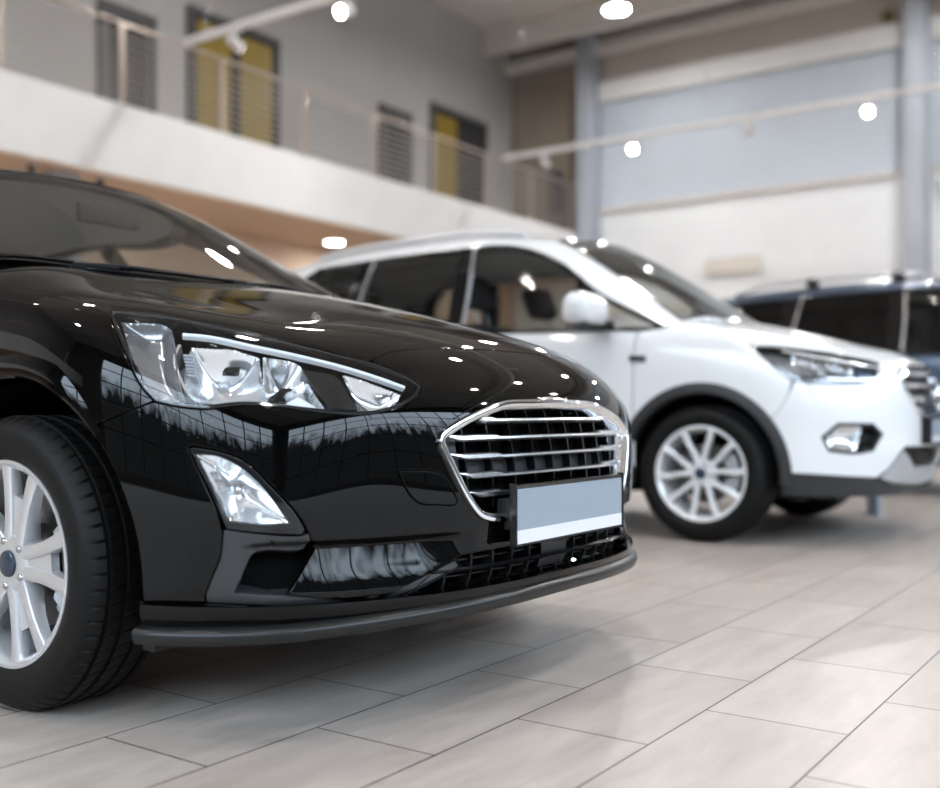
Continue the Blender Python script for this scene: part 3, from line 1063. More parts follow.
# ---- fog lamps with their bezels, and the headlamps
FG = sp(BS, [(190.5, 449.5, 'c'), (194, 448.5, 'c'), (219, 453), (243, 462), (271, 488.5), (294, 514), (304, 530, 'c'), (301, 534, 'c'), (262, 532.5), (227, 528.5, 'c'), (222, 517), (208, 485), (198, 465)], True)
FGi = sp(BS, [(193, 453.5, 'c'), (217, 455.5), (241, 467), (264, 488), (290, 524, 'c'), (262, 525), (228, 522, 'c'), (210, 485)], True)
BZ = sp(BS, [(224, 531.5, 'c'), (262, 536), (300, 538), (309, 535, 'c'), (310, 541, 'c'), (306, 546), (298, 549), (268, 549), (257, 551), (251, 556), (240, 578), (232, 595.5, 'c'), (287, 597.5, 'c'), (340, 601), (373, 602), (400, 590.5, 'c'), (456, 561.5, 'c'),
             (459, 566, 'c'), (403, 595), (376.5, 606.5, 'c'), (290, 606.5), (207, 603, 'c'), (206, 596, 'c'), (214, 575), (220.5, 560)], True)
PK = sp(BS, [(251, 551, 'c'), (262, 547), (300, 547), (316, 543.5, 'c'), (286, 597.5, 'c'), (232, 596, 'c'), (240, 577)], True)


def bowl_panel(name, S, loop, d0, d1, mat, parent, h=.006):
    V, F3, _ = panel_geo(S, [loop], h, 0.0, 0.0, .01, lip=False)
    lp = np.asarray(loop, float)
    # depth from distance to the rim, measured on the skin itself
    rim, _ = S.ev(resample(lp, h, True))
    P = np.array(V)
    d = np.array([np.sqrt(((rim - p) ** 2).sum(1).min()) for p in P])
    t = np.clip(d / max(d.max(), 1e-6), 0, 1)
    c = lp.mean(0)
    n = S.nrm(c[None])[0]
    P = P - n * (d0 + (d1 - d0) * np.sin(t * PI / 2))[:, None]
    return mesh_obj(name, P, F3, mat, parent)


def wall_ring(name, S, loop, d0, d1, mat, parent):
    lp = resample(np.asarray(loop, float), .01, True)
    if area2(lp) < 0:
        lp = lp[::-1]
    a, na = S.ev(lp, -d0)
    b = a - na * (d1 - d0)
    n = len(lp)
    V = list(a) + list(b)
    Fc = [(i, n + i, n + (i + 1) % n, (i + 1) % n) for i in range(n)]
    return mesh_obj(name, V, Fc, mat, parent)


def lamp_parts(sgn):
    f = (lambda q: np.asarray(q)) if sgn < 0 else flip
    # -- headlamp
    H = f(HL)
    hl = wall_ring('headlight', BS, H, .003, .12, 'gloss_black', broot)
    panel('lamp_housing', BS, [H], 'lamp_silver', hl, h=.012, off=-.115, gap=0, lip=False)
    rimi = inset(H, .0055)
    panel('lamp_seal', BS, [H, rimi], 'gloss_black', hl, h=.006, off=.0, gap=0, flange=.006)
    panel('lens', BS, [inset(H, .004)], 'lens_clear', hl, h=.010, off=.0015, gap=0, lip=False)
    # daytime strip along the upper edge
    P, N = BS.ev(f(sp(BS, [(182, 327.5), (210, 330), (250, 338.5), (297, 348.5), (345, 360.5), (380, 371.5), (408, 382)])), -.018)
    sweep('daytime_strip', P, N, [(-.0035, -.01), (.0035, -.01), (.004, .0), (.002, .003), (-.002, .003), (-.004, .0)], 'guide_white', hl)
    P, N = BS.ev(f(sp(BS, [(178, 336), (172, 350), (176, 372), (190, 394), (222, 399)])), -.03)
    sweep('lamp_fin', P, N, [(-.003, -.05), (.003, -.05), (.003, .006), (-.003, .006)], 'reflector', hl)
    r1 = sp(BS, [(190, 336.5, 'c'), (232, 339.5), (258, 346.5, 'c'), (262, 372), (268, 398, 'c'), (230, 397), (203, 397), (190, 390, 'c'), (183, 372), (184, 355)], True)
    bowl_panel('main_reflector', BS, f(r1), .035, .11, 'reflector', hl)
    r2 = sp(BS, [(264, 347.5, 'c'), (300, 356), (312, 378), (330, 404, 'c'), (300, 402), (271, 399, 'c'), (265, 378)], True)
    bowl_panel('dip_reflector', BS, f(r2), .03, .10, 'reflector', hl)
    r3 = sp(BS, [(346, 369, 'c'), (372, 376.5), (404, 388.5, 'c'), (396, 400), (372, 405, 'c'), (356, 390)], True)
    bowl_panel('inner_reflector', BS, f(r3), .02, .06, 'reflector', hl)
    r4 = sp(BS, [(117, 316.5, 'c'), (166, 322.5), (172, 345), (174, 370), (184, 400, 'c'), (163, 399), (145, 383), (129, 352)], True)
    bowl_panel('turn_reflector', BS, f(r4), .02, .05, 'lamp_smoke', hl)
    r5 = sp(BS, [(304, 363, 'c'), (338, 370), (350, 388), (360, 404, 'c'), (334, 404, 'c'), (318, 382)], True)
    panel('lamp_divider', BS, [f(r5)], 'gloss_black', hl, h=.012, off=-.02, gap=0, flange=.05)
    # louvred block beside the main bowl, bulbs and shields
    bm = bmesh.new()
    for i in range(7):
        P, N = BS.ev(f(sp(BS, [(180.5 + .5 * i, 345 + 3.6 * i), (191 + .3 * i, 346 + 3.6 * i)])), -.032)
        a, b, n = Vector(P[0]), Vector(P[-1]), Vector(N[0])
        extrude_poly(bm, [a, b, b - n * .03, a - n * .03], Vector((0, 0, .0035)))
    bm_obj('lamp_louvre', bm, 'silver_plastic', hl)
    for nm, pt, dep, r in (('main_bulb', (214, 366), .075, .010), ('dip_bulb', (286, 380), .062, .010)):
        P, N = BS.ev(f(BS.spot([pt])), -dep)
        c, n = Vector(P[0]), Vector(N[0])
        bm = bmesh.new()
        ax = Vector((1, 0, 0)) * .9 + n * .2
        ax.normalize()
        add_tube(bm, [c - ax * .03, c - ax * .01, c + ax * .012, c + ax * .02], [r * .9, r, r, r * .45], 16)
        bm_obj(nm, bm, 'lens_clear', hl, smooth=True)
        bm = bmesh.new()
        add_tube(bm, [c + ax * .018, c + ax * .024, c + ax * .034], [r * 1.15, r * 1.25, r * .9], 16)
        bm_obj('bulb_shield', bm, 'silver_plastic', hl, smooth=True)
    for (pts, dep, m) in (([(222, 356), (238, 356), (240, 351), (226, 351.5)], .045, 'gloss_black'), ([(286, 396), (300, 387), (318, 399), (310, 402)], .035, 'plate_white'), ([(270, 384), (284, 372), (294, 372), (290, 386)], .05, 'gloss_black')):
        panel('lamp_shade', BS, [f(BS.spot(pts))], m, hl, h=.01, off=-dep, gap=0, flange=.012)
    # -- fog lamp
    fl = wall_ring('fog_light', BS, f(FG), -.001, .07, 'gloss_black', broot)
    fgo = f(FG)
    panel('fog_rim', BS, [fgo, f(FGi)], 'gloss_black', fl, h=.008, off=.0, gap=0, flange=.02)
    bowl_panel('fog_reflector', BS, f(inset(FGi, -.003)), .004, .045, 'reflector', fl, h=.006)
    for pts in ([(214, 467), (216, 487), (222, 515)], [(231, 478), (233, 498), (238, 522)], [(206, 478), (240, 484), (262, 492)], [(240, 497), (262, 510), (286, 522)]):
        P, N = BS.ev(f(sp(BS, pts)), -.03)
        sweep('fog_fin', P, N, [(-.0012, -.02), (.0012, -.02), (.0012, .012), (-.0012, .012)], 'reflector', fl)
    P, N = BS.ev(f(BS.spot([(236, 490)])), -.03)
    c, n = Vector(P[0]), Vector(N[0])
    bm = bmesh.new()
    add_tube(bm, [c - n * .03, c, c + n * .012], [.008, .009, .006], 20)
    bm_obj('fog_bulb', bm, 'satin_chrome', fl, smooth=True)
    panel('lens', BS, [inset(f(FGi), -.002)], 'lens_clear', fl, h=.010, off=.002, gap=0, lip=False)
    bz = panel('fog_bezel', BS, [f(BZ)], 'grey_plastic', broot, h=.008, off=-.004, gap=0, flange=.05)
    P, N = BS.ev(f(BS.spot([(272, 542.5)])), -.0035)
    c, n = Vector(P[0]), Vector(N[0])
    bm = bmesh.new()
    add_tube(bm, [c - n * .002, c + n * .0006], .0035, 12)
    bm_obj('sensor_hole', bm, 'void_black', bz)
    wall_ring('air_duct', BS, f(PK), .004, .07, 'gloss_black', bz)
    panel('duct_back', BS, [f(PK)], 'void_black', bz, h=.02, off=-.065, gap=0, lip=False)


for s in (-1, 1):
    lamp_parts(s)

# ---- cabin glass
g = [
    [(1.095, 0, 1.038), (1.13, .27, 1.042), (1.215, .50, 1.052), (1.345, .70, 1.058), (1.50, .772, 1.01), (2.58, .803, .958), (3.25, .795, .985), (3.75, .72, 1.03), (4.02, .5, 1.05), (4.08, 0, 1.05)],
    [(1.50, 0, 1.27), (1.53, .25, 1.27), (1.60, .45, 1.265), (1.69, .612, 1.25), (1.84, .70, 1.21), (2.6, .733, 1.19), (3.25, .725, 1.20), (3.62, .65, 1.23), (3.86, .45, 1.25), (3.91, 0, 1.25)],
    [(1.90, 0, 1.452), (1.93, .23, 1.449), (1.98, .40, 1.438), (2.05, .53, 1.412), (2.20, .600, 1.394), (2.66, .617, 1.40), (3.2, .60, 1.38), (3.5, .54, 1.36), (3.66, .38, 1.365), (3.71, 0, 1.37)],
    [(2.10, 0, 1.480), (2.13, .19, 1.478), (2.19, .33, 1.470), (2.27, .43, 1.458), (2.38, .485, 1.452), (2.65, .505, 1.458), (3.1, .495, 1.43), (3.35, .44, 1.412), (3.46, .31, 1.41), (3.5, 0, 1.412)],
    [(2.4, 0, 1.490), (2.42, .10, 1.490), (2.45, .18, 1.488), (2.50, .24, 1.485), (2.56, .265, 1.483), (2.7, .275, 1.484), (3.0, .27, 1.456), (3.13, .24, 1.45), (3.19, .17, 1.446), (3.21, 0, 1.446)],
    [(2.66, 0, 1.490)] * 5 + [(2.72, 0, 1.489), (2.97, 0, 1.472)] + [(3.0, 0, 1.46)] * 3,
]
BG = Skin(g, FL, bw, ng=(260, 90))


def colrow(S, pts):
    """outline in (column, row) of the skin's own table"""
    n = (len(S.kp) - 1) // 2
    nr = len(S.kq)
    return np.array([[np.interp(c + n, np.arange(len(S.kp)), S.kp), np.interp(r, np.arange(nr), S.kq)] for c, r in pts])


ws = crv([(-2.9, .06, 'c'), (0, .06), (2.9, .06, 'c'), (2.86, 1), (2.74, 1.93, 'c'), (0, 1.99), (-2.74, 1.93, 'c'), (-2.86, 1)], True, n=10)
fw = crv([(3.62, .16, 'c'), (4.94, .12, 'c'), (4.94, 1.9, 'c'), (4.0, 1.84, 'c'), (3.72, 1.0)], True)
rw = crv([(5.08, .12, 'c'), (6.1, .14, 'c'), (6.42, 1.0), (6.2, 1.75, 'c'), (5.08, 1.9, 'c')], True)
bkw = crv([(7.9, .35, 'c'), (9.0, .35, 'c'), (9.0, 1.8, 'c'), (8.1, 1.75, 'c')], True)
neg = lambda q: [(-c, r) for c, r in q][::-1]
WS = colrow(BG, ws)
sides = [colrow(BG, q) for q in (fw, neg(fw), rw, neg(rw))]
full = np.vstack([np.stack([np.linspace(-BG.P, BG.P, 60), np.zeros(60)], 1), np.stack([np.linspace(BG.P, -BG.P, 60), np.full(60, BG.Q - .001)], 1)])
bwin = colrow(BG, crv([(7.75, .35, 'c'), (8.94, .35, 'c'), (8.94, 1.8, 'c'), (8.0, 1.75, 'c')], True))
panel('cabin_shell', BG, [full, WS] + sides + [bwin, flip(bwin)], 'black_paint', broot, h=.03, gap=0, flange=.03)
panel('windscreen', BG, [WS], 'windscreen_glass', broot, h=.025, gap=.001, lip=False)
# black seal round the windscreen and bright edge of the roof
P, N = BG.ev(resample(WS, .02, True))
sweep('windscreen_seal', P, N, [(-.006, -.006), (.006, -.006), (.005, .004), (-.005, .004)], 'gloss_black', broot, closed=True)
for q in sides[:2]:
    panel('front_window', BG, [q], 'clear_side_glass', broot, h=.03, gap=.001, lip=False)
for q in sides[2:]:
    panel('rear_window', BG, [q], 'side_glass', broot, h=.03, gap=.001, lip=False)
panel('tailgate_glass', BG, [bwin], 'side_glass', broot, h=.03, gap=.001, lip=False)
panel('tailgate_glass', BG, [flip(bwin)], 'side_glass', broot, h=.03, gap=.001, lip=False)
panel('headlining', BG, [np.vstack([colrow(BG, [(c_, 2.1) for c_ in np.linspace(-8.8, 8.8, 60)]), colrow(BG, [(c_, 4.95) for c_ in np.linspace(8.8, -8.8, 60)])])], 'headlining', broot, h=.04, off=-.03, gap=0, lip=False)
# wipers resting along the foot of the windscreen
for y0, y1 in ((-.62, -.02), (-.02, .52)):
    P, N = BG.ev(colrow(BG, [(y0 / .30, .02), (y0 / .3 * .7 + y1 / .3 * .3, .065), (y1 / .30, .045)]), .004)
    sweep('wiper', crv([tuple(p) for p in P]), [N[0]] * len(crv([tuple(p) for p in P])), [(-.006, -.008), (.006, -.008), (.003, .004), (-.003, .004)], 'matte_black', broot)
# mirrors
for s in (-1, 1):
    bm = bmesh.new()
    M = Matrix.Translation((ux(1.62), s * .96, 1.04))
    bmesh.ops.create_uvsphere(bm, u_segments=24, v_segments=14, radius=1, matrix=M @ Matrix.Diagonal((.075, .12, .075, 1)))
    mr = bm_obj('door_mirror', bm, 'black_paint', broot, smooth=True)
    bm = bmesh.new()
    add_tube(bm, [(ux(1.60), s * .78, .965), (ux(1.60), s * .86, .985), (ux(1.61), s * .90, 1.0)], [.03, .026, .022], 10)
    bm_obj('mirror_stalk', bm, 'gloss_black', mr, smooth=True)
make_cabin(broot, ux(1.62), .36, [(ux(2.75), -.36, 'seat_grey', 0), (ux(2.75), .36, 'seat_grey', 0), (ux(3.45), -.36, 'seat_cloth', -.04), (ux(3.45), .36, 'seat_cloth', -.04)], .18, 1.02, .70)
bm = bmesh.new()
add_box(bm, ux(1.80), ux(1.77), -.12, .12, 1.29, 1.36, .012)
bm_obj('rear_view_mirror', bm, 'matte_black', broot, auto=40)

# ---- wheels
spoke_b = dict(a0=R(5), c=[.020, .023, .027, .033, .042, .054], w=[.038, .036, .034, .034, .037, .046], y=[.014, .0135, .012, .010, .008, .006], d=[.045, .042, .036, .030, .026, .022], web=.150, webd=.019)
for cu in (.88, 3.58):
    for s in (-1, 1):
        make_wheel(broot, (ux(cu + .036 if cu < 1 else cu), s * .795, .328), s, .328, .218, .212, spoke_b, flat=.004)
# ================================================================== the tall cars behind: one white, one blue
KL = 4.52
KX, KY = -1.135, 5.88
back = lambda a, b, c, d: [a, b, c, d]
sv_rows = [
    [(.07, 0, .225), (.08, .25, .225), (.115, .45, .225), (.175, .6, .225), (.255, .715, .228), (.355, .81, .23), (.47, .868, .235), (.61, .893, .24), (.93, .895, .25), (1.35, .89, .25), (2.3, .89, .25), (3.3, .89, .26), (3.9, .86, .30), (4.3, .70, .34), (4.46, .37, .35), (4.48, 0, .35)],
    [(.04, 0, .36), (.05, .25, .36), (.085, .45, .36), (.147, .6, .36), (.23, .725, .36), (.333, .82, .36), (.45, .88, .36), (.60, .905, .36), (.93, .915, .36), (1.35, .905, .36), (2.3, .905, .36), (3.3, .912, .36), (3.95, .885, .38), (4.34, .72, .42), (4.50, .39, .43), (4.52, 0, .43)],
    [(.010, 0, .46), (.020, .25, .46), (.055, .45, .46), (.12, .60, .46), (.208, .73, .46), (.317, .825, .46), (.44, .885, .46), (.60, .912, .46), (.93, .92, .46), (1.35, .910, .46), (2.3, .910, .46), (3.3, .92, .46), (3.97, .892, .48), (4.35, .73, .51), (4.50, .39, .52), (4.52, 0, .52)],
    [(.002, 0, .57), (.012, .25, .57), (.050, .45, .57), (.116, .605, .57), (.206, .735, .57), (.32, .83, .57), (.445, .888, .57), (.605, .914, .57), (.93, .922, .57), (1.35, .912, .57), (2.3, .912, .57), (3.3, .922, .57), (3.97, .895, .59), (4.34, .73, .61), (4.48, .39, .62), (4.50, 0, .62)],
    [(.010, 0, .68), (.020, .25, .68), (.058, .45, .68), (.125, .605, .68), (.218, .735, .68), (.33, .828, .68), (.455, .886, .68), (.61, .912, .68), (.93, .92, .68), (1.35, .910, .68), (2.3, .910, .68), (3.3, .92, .69), (3.95, .89, .71), (4.31, .73, .73), (4.45, .39, .74), (4.47, 0, .74)],
    [(.03, 0, .78), (.04, .25, .78), (.078, .45, .78), (.145, .60, .78), (.24, .725, .785), (.35, .818, .79), (.47, .876, .795), (.62, .905, .80), (.93, .914, .80), (1.35, .906, .80), (2.3, .905, .81), (3.3, .914, .82), (3.93, .88, .84), (4.28, .72, .86), (4.42, .39, .87), (4.44, 0, .87)],
    [(.060, 0, .865), (.070, .25, .863), (.11, .44, .86), (.175, .585, .865), (.27, .705, .875), (.375, .795, .89), (.49, .855, .905), (.63, .889, .915), (.93, .902, .925), (1.35, .897, .93), (2.3, .897, .95), (3.3, .902, .97), (3.9, .865, .99), (4.25, .71, 1.01), (4.38, .385, 1.02), (4.40, 0, 1.02)],
    [(.10, 0, .915), (.11, .23, .912), (.15, .41, .907), (.215, .55, .915), (.31, .665, .935), (.415, .755, .955), (.52, .82, .975), (.65, .862, .99), (.93, .882, 1.008), (1.35, .882, 1.02), (2.3, .886, 1.045), (3.3, .885, 1.07), (3.87, .84, 1.09), (4.22, .69, 1.11), (4.35, .375, 1.12), (4.37, 0, 1.12)],
    [(.17, 0, .955), (.18, .20, .952), (.22, .37, .95), (.29, .495, .96), (.385, .605, .985), (.485, .70, 1.01), (.59, .765, 1.03), (.72, .808, 1.045), (.95, .835, 1.065), (1.35, .845, 1.085), (2.3, .868, 1.11), (3.3, .862, 1.15), (3.82, .81, 1.18), (4.16, .65, 1.19), (4.28, .35, 1.20), (4.30, 0, 1.20)],
    [(.38, 0, 1.015), (.39, .17, 1.013), (.42, .31, 1.01), (.48, .415, 1.02), (.56, .505, 1.04), (.65, .58, 1.06), (.75, .635, 1.08), (.87, .668, 1.10), (1.04, .69, 1.115), (1.35, .70, 1.13), (2.3, .69, 1.13), (3.3, .68, 1.16), (3.6, .62, 1.19), (3.85, .48, 1.2), (3.95, .27, 1.2), (3.97, 0, 1.2)],
    [(.68, 0, 1.095), (.688, .125, 1.094), (.71, .23, 1.093), (.755, .315, 1.098), (.82, .385, 1.11), (.89, .43, 1.12), (.96, .455, 1.13), (1.04, .47, 1.14), (1.15, .478, 1.15), (1.35, .475, 1.16), (2.3, .46, 1.14), (3.3, .45, 1.17), (3.5, .40, 1.19), (3.62, .30, 1.2), (3.66, .17, 1.2), (3.68, 0, 1.2)],
    [(1.0, 0, 1.165), (1.005, .06, 1.164), (1.02, .115, 1.163), (1.045, .155, 1.165), (1.075, .19, 1.168), (1.11, .215, 1.172), (1.15, .228, 1.175), (1.19, .235, 1.178), (1.24, .238, 1.18), (1.35, .235, 1.182), (2.3, .22, 1.15), (3.3, .22, 1.18), (3.38, .19, 1.19), (3.43, .14, 1.2), (3.45, .08, 1.2), (3.46, 0, 1.2)],
    [(1.34, 0, 1.195)] * 9 + [(1.35, 0, 1.19), (2.3, 0, 1.15), (3.3, 0, 1.18)] + [(3.32, 0, 1.19)] * 4,
]
sv_top = [
    [(1.02, 0, 1.16), (1.03, .30, 1.158), (1.05, .56, 1.15), (1.08, .765, 1.11), (1.22, .838, 1.085), (2.5, .870, 1.10), (3.4, .863, 1.14), (4.0, .78, 1.18), (4.28, .55, 1.19), (4.34, 0, 1.19)],
    [(1.42, 0, 1.41), (1.45, .28, 1.41), (1.49, .50, 1.405), (1.55, .668, 1.395), (1.69, .754, 1.375), (2.5, .795, 1.38), (3.4, .778, 1.40), (3.93, .70, 1.42), (4.17, .5, 1.43), (4.23, 0, 1.43)],
    [(1.86, 0, 1.63), (1.89, .26, 1.628), (1.94, .46, 1.62), (2.01, .585, 1.61), (2.18, .655, 1.61), (2.6, .682, 1.625), (3.4, .668, 1.615), (3.9, .605, 1.60), (4.07, .44, 1.60), (4.13, 0, 1.605)],
    [(2.10, 0, 1.685), (2.13, .22, 1.684), (2.18, .38, 1.68), (2.26, .49, 1.672), (2.40, .55, 1.672), (2.7, .575, 1.682), (3.3, .56, 1.672), (3.7, .48, 1.655), (3.84, .33, 1.655), (3.9, 0, 1.66)],
    [(2.5, 0, 1.707), (2.52, .11, 1.707), (2.55, .20, 1.706), (2.6, .26, 1.704), (2.68, .285, 1.703), (2.8, .295, 1.706), (3.15, .285, 1.698), (3.3, .25, 1.692), (3.38, .18, 1.69), (3.4, 0, 1.69)],
    [(2.78, 0, 1.712)] * 5 + [(2.85, 0, 1.712), (3.08, 0, 1.706)] + [(3.12, 0, 1.704)] * 3,
]


def to_cr(S, pq):
    return np.stack([np.interp(pq[:, 0], S.kp, np.arange(len(S.kp))), np.interp(pq[:, 1], S.kq, np.arange(len(S.kq)))], 1)


def from_cr(S, cr):
    return np.stack([np.interp(cr[:, 0], np.arange(len(S.kp)), S.kp), np.interp(cr[:, 1], np.arange(len(S.kq)), S.kq)], 1)


SHAPES = {}
KZ = 1.012
for r_, du in ((1, .11), (2, .13), (3, .20)):
    for k_ in (7, 8, 9):
        u_, v_, z_ = sv_top[r_][k_]
        sv_top[r_][k_] = (u_ + du * (.7 if k_ == 7 else 1), v_ * (1.1 if k_ == 8 else 1), z_)
sv_top = [[(u, v, z + (.045 if r > 1 else (.02 if r == 1 else 0))) for u, v, z in rw_] for r, rw_ in enumerate(sv_top)]
kskin = Skin([[(u, v, z * KZ) for u, v, z in r] for r in sv_rows], KL, (KX - KL / 2, KY, 0))
ktop = Skin([[(u, v, z * KZ) for u, v, z in r] for r in sv_top], KL, (KX - KL / 2, KY, 0), ng=(260, 90))
kx = lambda u: KL / 2 - u


def note(name, S, pq):
    SHAPES[name] = to_cr(S, pq)
    return pq


K_AC, K_AZ, K_AR = kx(.93), .345, .405
A2 = kx(3.62)
kHL = note('lamp', kskin, sp(kskin, [(752, 346.5, 'c'), (780, 347.5), (830, 353), (870, 360.5), (878.5, 363, 'c'), (878, 371), (868, 381, 'c'), (850, 383.5), (815, 383), (794, 380), (774, 366)], True))
kfog = note('fog', kskin, sp(kskin, [(822, 437, 'c'), (838, 423.5, 'c'), (873, 424, 'c'), (882.5, 434, 'c'), (873, 450.5, 'c'), (856, 453.5), (829, 451, 'c')], True))
gz = kskin.front([(0, .905), (-.2, .90), (-.36, .875), (-.415, .845), (-.405, .75), (-.33, .665), (-.2, .64), (0, .635)])
gz[0, 0] = gz[-1, 0] = 0
note('grille', kskin, np.vstack([resample(gz, .03), flip(resample(gz, .03))[1:-1]]))
hf = kskin.plan(crv([(kx(.165), 0.0), (kx(.17), -.15), (kx(.19), -.30), (kx(.215), -.40), (kx(.25), -.455)]))
lamp_up = resample(sp(kskin, [(879, 361.8), (870, 359.2), (830, 351.8), (780, 346.3), (751.5, 345.2)]), .02)
fend = kskin.plan(crv([(kx(.80), -.828), (kx(1.0), -.835), (kx(1.12), -.815)]))
side_edge = np.vstack([lamp_up, fend])
kcowl = kskin.plan(crv([(kx(1.10), -.78), (kx(1.06), -.55), (kx(1.04), -.28), (kx(1.03), 0.0)]))
hb = np.vstack([hf, side_edge, kcowl])
hb[0, 0] = hb[-1, 0] = 0
note('bonnet', kskin, np.vstack([hb, flip(hb)[1:-1]]))
ring = lambda c, a0, a1, r, n=40: [(c + r * math.cos(a), K_AZ + r * math.sin(a)) for a in np.linspace(R(a0), R(a1), n)]
# bumper: from the bonnet edge down the lamp's outer edge, seam, arch, white lower edge
lamp_lo = resample(sp(kskin, [(879.5, 362.5), (879.5, 371), (869, 382.2), (850, 384.7), (815, 384.3), (794, 381.5)]), .02)
seamk = kskin.spot([(788, 395), (778, 412)])
archk = kskin.side(ring(K_AC, 38, 1, K_AR))
lowk = sp(kskin, [(782, 472.5, 'c'), (830, 475.5), (876, 478, 'c'), (889, 468), (898, 456), (906, 446, 'c')])
cen = kskin.front([(-.33, .487), (-.2, .482), (0, .48)])
cen[-1, 0] = 0
j0 = kskin.plan([(kx(.25), -.455)])
hbm = np.vstack([hf, lamp_lo, seamk, archk, lowk, cen])
hbm[0, 0] = 0
note('bumper', kskin, np.vstack([hbm, flip(hbm)[1:-1]]))
lampr = resample(sp(kskin, [(792, 381.2), (774, 367.5), (751, 346)]), .02)
wingk = np.vstack([lampr, fend, kskin.side([(kx(1.30), 1.08), (kx(1.30), .7), (kx(1.30), .37), (kx(1.34), .37)][:3]), kskin.side(ring(K_AC, 176, 38, K_AR)), seamk[::-1]])
note('wing', kskin, wingk)
note('fdoor', kskin, kskin.side([(kx(1.305), 1.085), (kx(1.305), .37), (kx(2.5), .37), (kx(2.5), 1.105)]))
note('rdoor', kskin, kskin.side([(kx(2.505), 1.105), (kx(2.505), .37)] + [(kx(3.18), .37)] + ring(A2, 8, 62, K_AR, 14) + [(kx(3.42), .80), (kx(3.42), 1.14)]))
qk = kskin.side([(kx(3.425), 1.14), (kx(3.425), .80)] + ring(A2, 60, 178, K_AR, 30) + [(kx(4.04), .40)])
tq = np.array([[-kskin.P, kskin.kq[1] + .05], [-kskin.P, kskin.kq[8]], [kskin.kp[2], kskin.kq[8]]])
note('quarter', kskin, np.vstack([qk, tq]))
low_a = kskin.side([(kx(.53), .352), (kx(.54), .30)])
# dark lower moulding of the bumper
lm = np.vstack([sp(kskin, [(781, 473.5), (830, 476.5), (877, 479)]), kskin.spot([(884, 481), (893, 484)]), kskin.front([(-.5, .30), (-.2, .275), (0, .27)])])
btm = kskin.kq[0] + .015
lmb = np.stack([np.linspace(0, kskin.side([(kx(.52), .30)])[0, 0], 30), np.full(30, btm)], 1)
lm[-1, 0] = 0
note('lower_moulding', kskin, np.vstack([lm, flip(lm)[1:], flip(lmb), lmb[1:]]))
sk = np.vstack([kskin.spot([(880, 478.5), (890, 469), (899, 457.5), (904, 451), (909, 457), (914, 468)]), kskin.front([(-.28, .385), (0, .38), (0, .285), (-.2, .29), (-.5, .315)])])
sk[7, 0] = sk[8, 0] = 0
skh = sk[:8]
skl = sk[8:]
skl = np.vstack([skl])
skf = np.vstack([skh, flip(skh)[1:], flip(skl)[:-1] if False else flip(skl)[:], skl[1:]])
note('skid', kskin, skf)
lgk = np.vstack([kskin.spot([(906, 447.5), (911, 457), (916, 468)]), kskin.front([(-.28, .39), (0, .385), (0, .475), (-.2, .478)])])
lgk[4, 0] = lgk[5, 0] = 0
note('low_grille', kskin, np.vstack([lgk[:5], flip(lgk[:5])[1:], flip(lgk[5:])[:], lgk[6:]]))
# windows on the upper skin, side views
note('dlo', ktop, ktop.side(crv([(kx(1.125), 1.09, 'c'), (kx(2.5), 1.118), (kx(3.4), 1.155), (kx(3.90), 1.22, 'c'), (kx(3.96), 1.32), (kx(3.90), 1.53), (kx(3.74), 1.622, 'c'), (kx(3.0), 1.650), (kx(2.5), 1.650), (kx(2.17), 1.633), (kx(1.86), 1.520), (kx(1.55), 1.305), (kx(1.31), 1.182)], True)))
note('g1', ktop, ktop.side(crv([(kx(1.19), 1.108, 'c'), (kx(2.43), 1.128, 'c'), (kx(2.43), 1.637, 'c'), (kx(2.18), 1.620), (kx(1.87), 1.510), (kx(1.57), 1.297), (kx(1.33), 1.175)], True)))
note('g2', ktop, ktop.side(crv([(kx(2.555), 1.132, 'c'), (kx(3.31), 1.16, 'c'), (kx(3.265), 1.40), (kx(3.215), 1.638, 'c'), (kx(3.0), 1.640), (kx(2.555), 1.640, 'c')], True)))
note('g3', ktop, ktop.side(crv([(kx(3.45), 1.175, 'c'), (kx(3.82), 1.222, 'c'), (kx(3.87), 1.32), (kx(3.80), 1.525), (kx(3.68), 1.61, 'c'), (kx(3.36), 1.632, 'c'), (kx(3.41), 1.40)], True)))


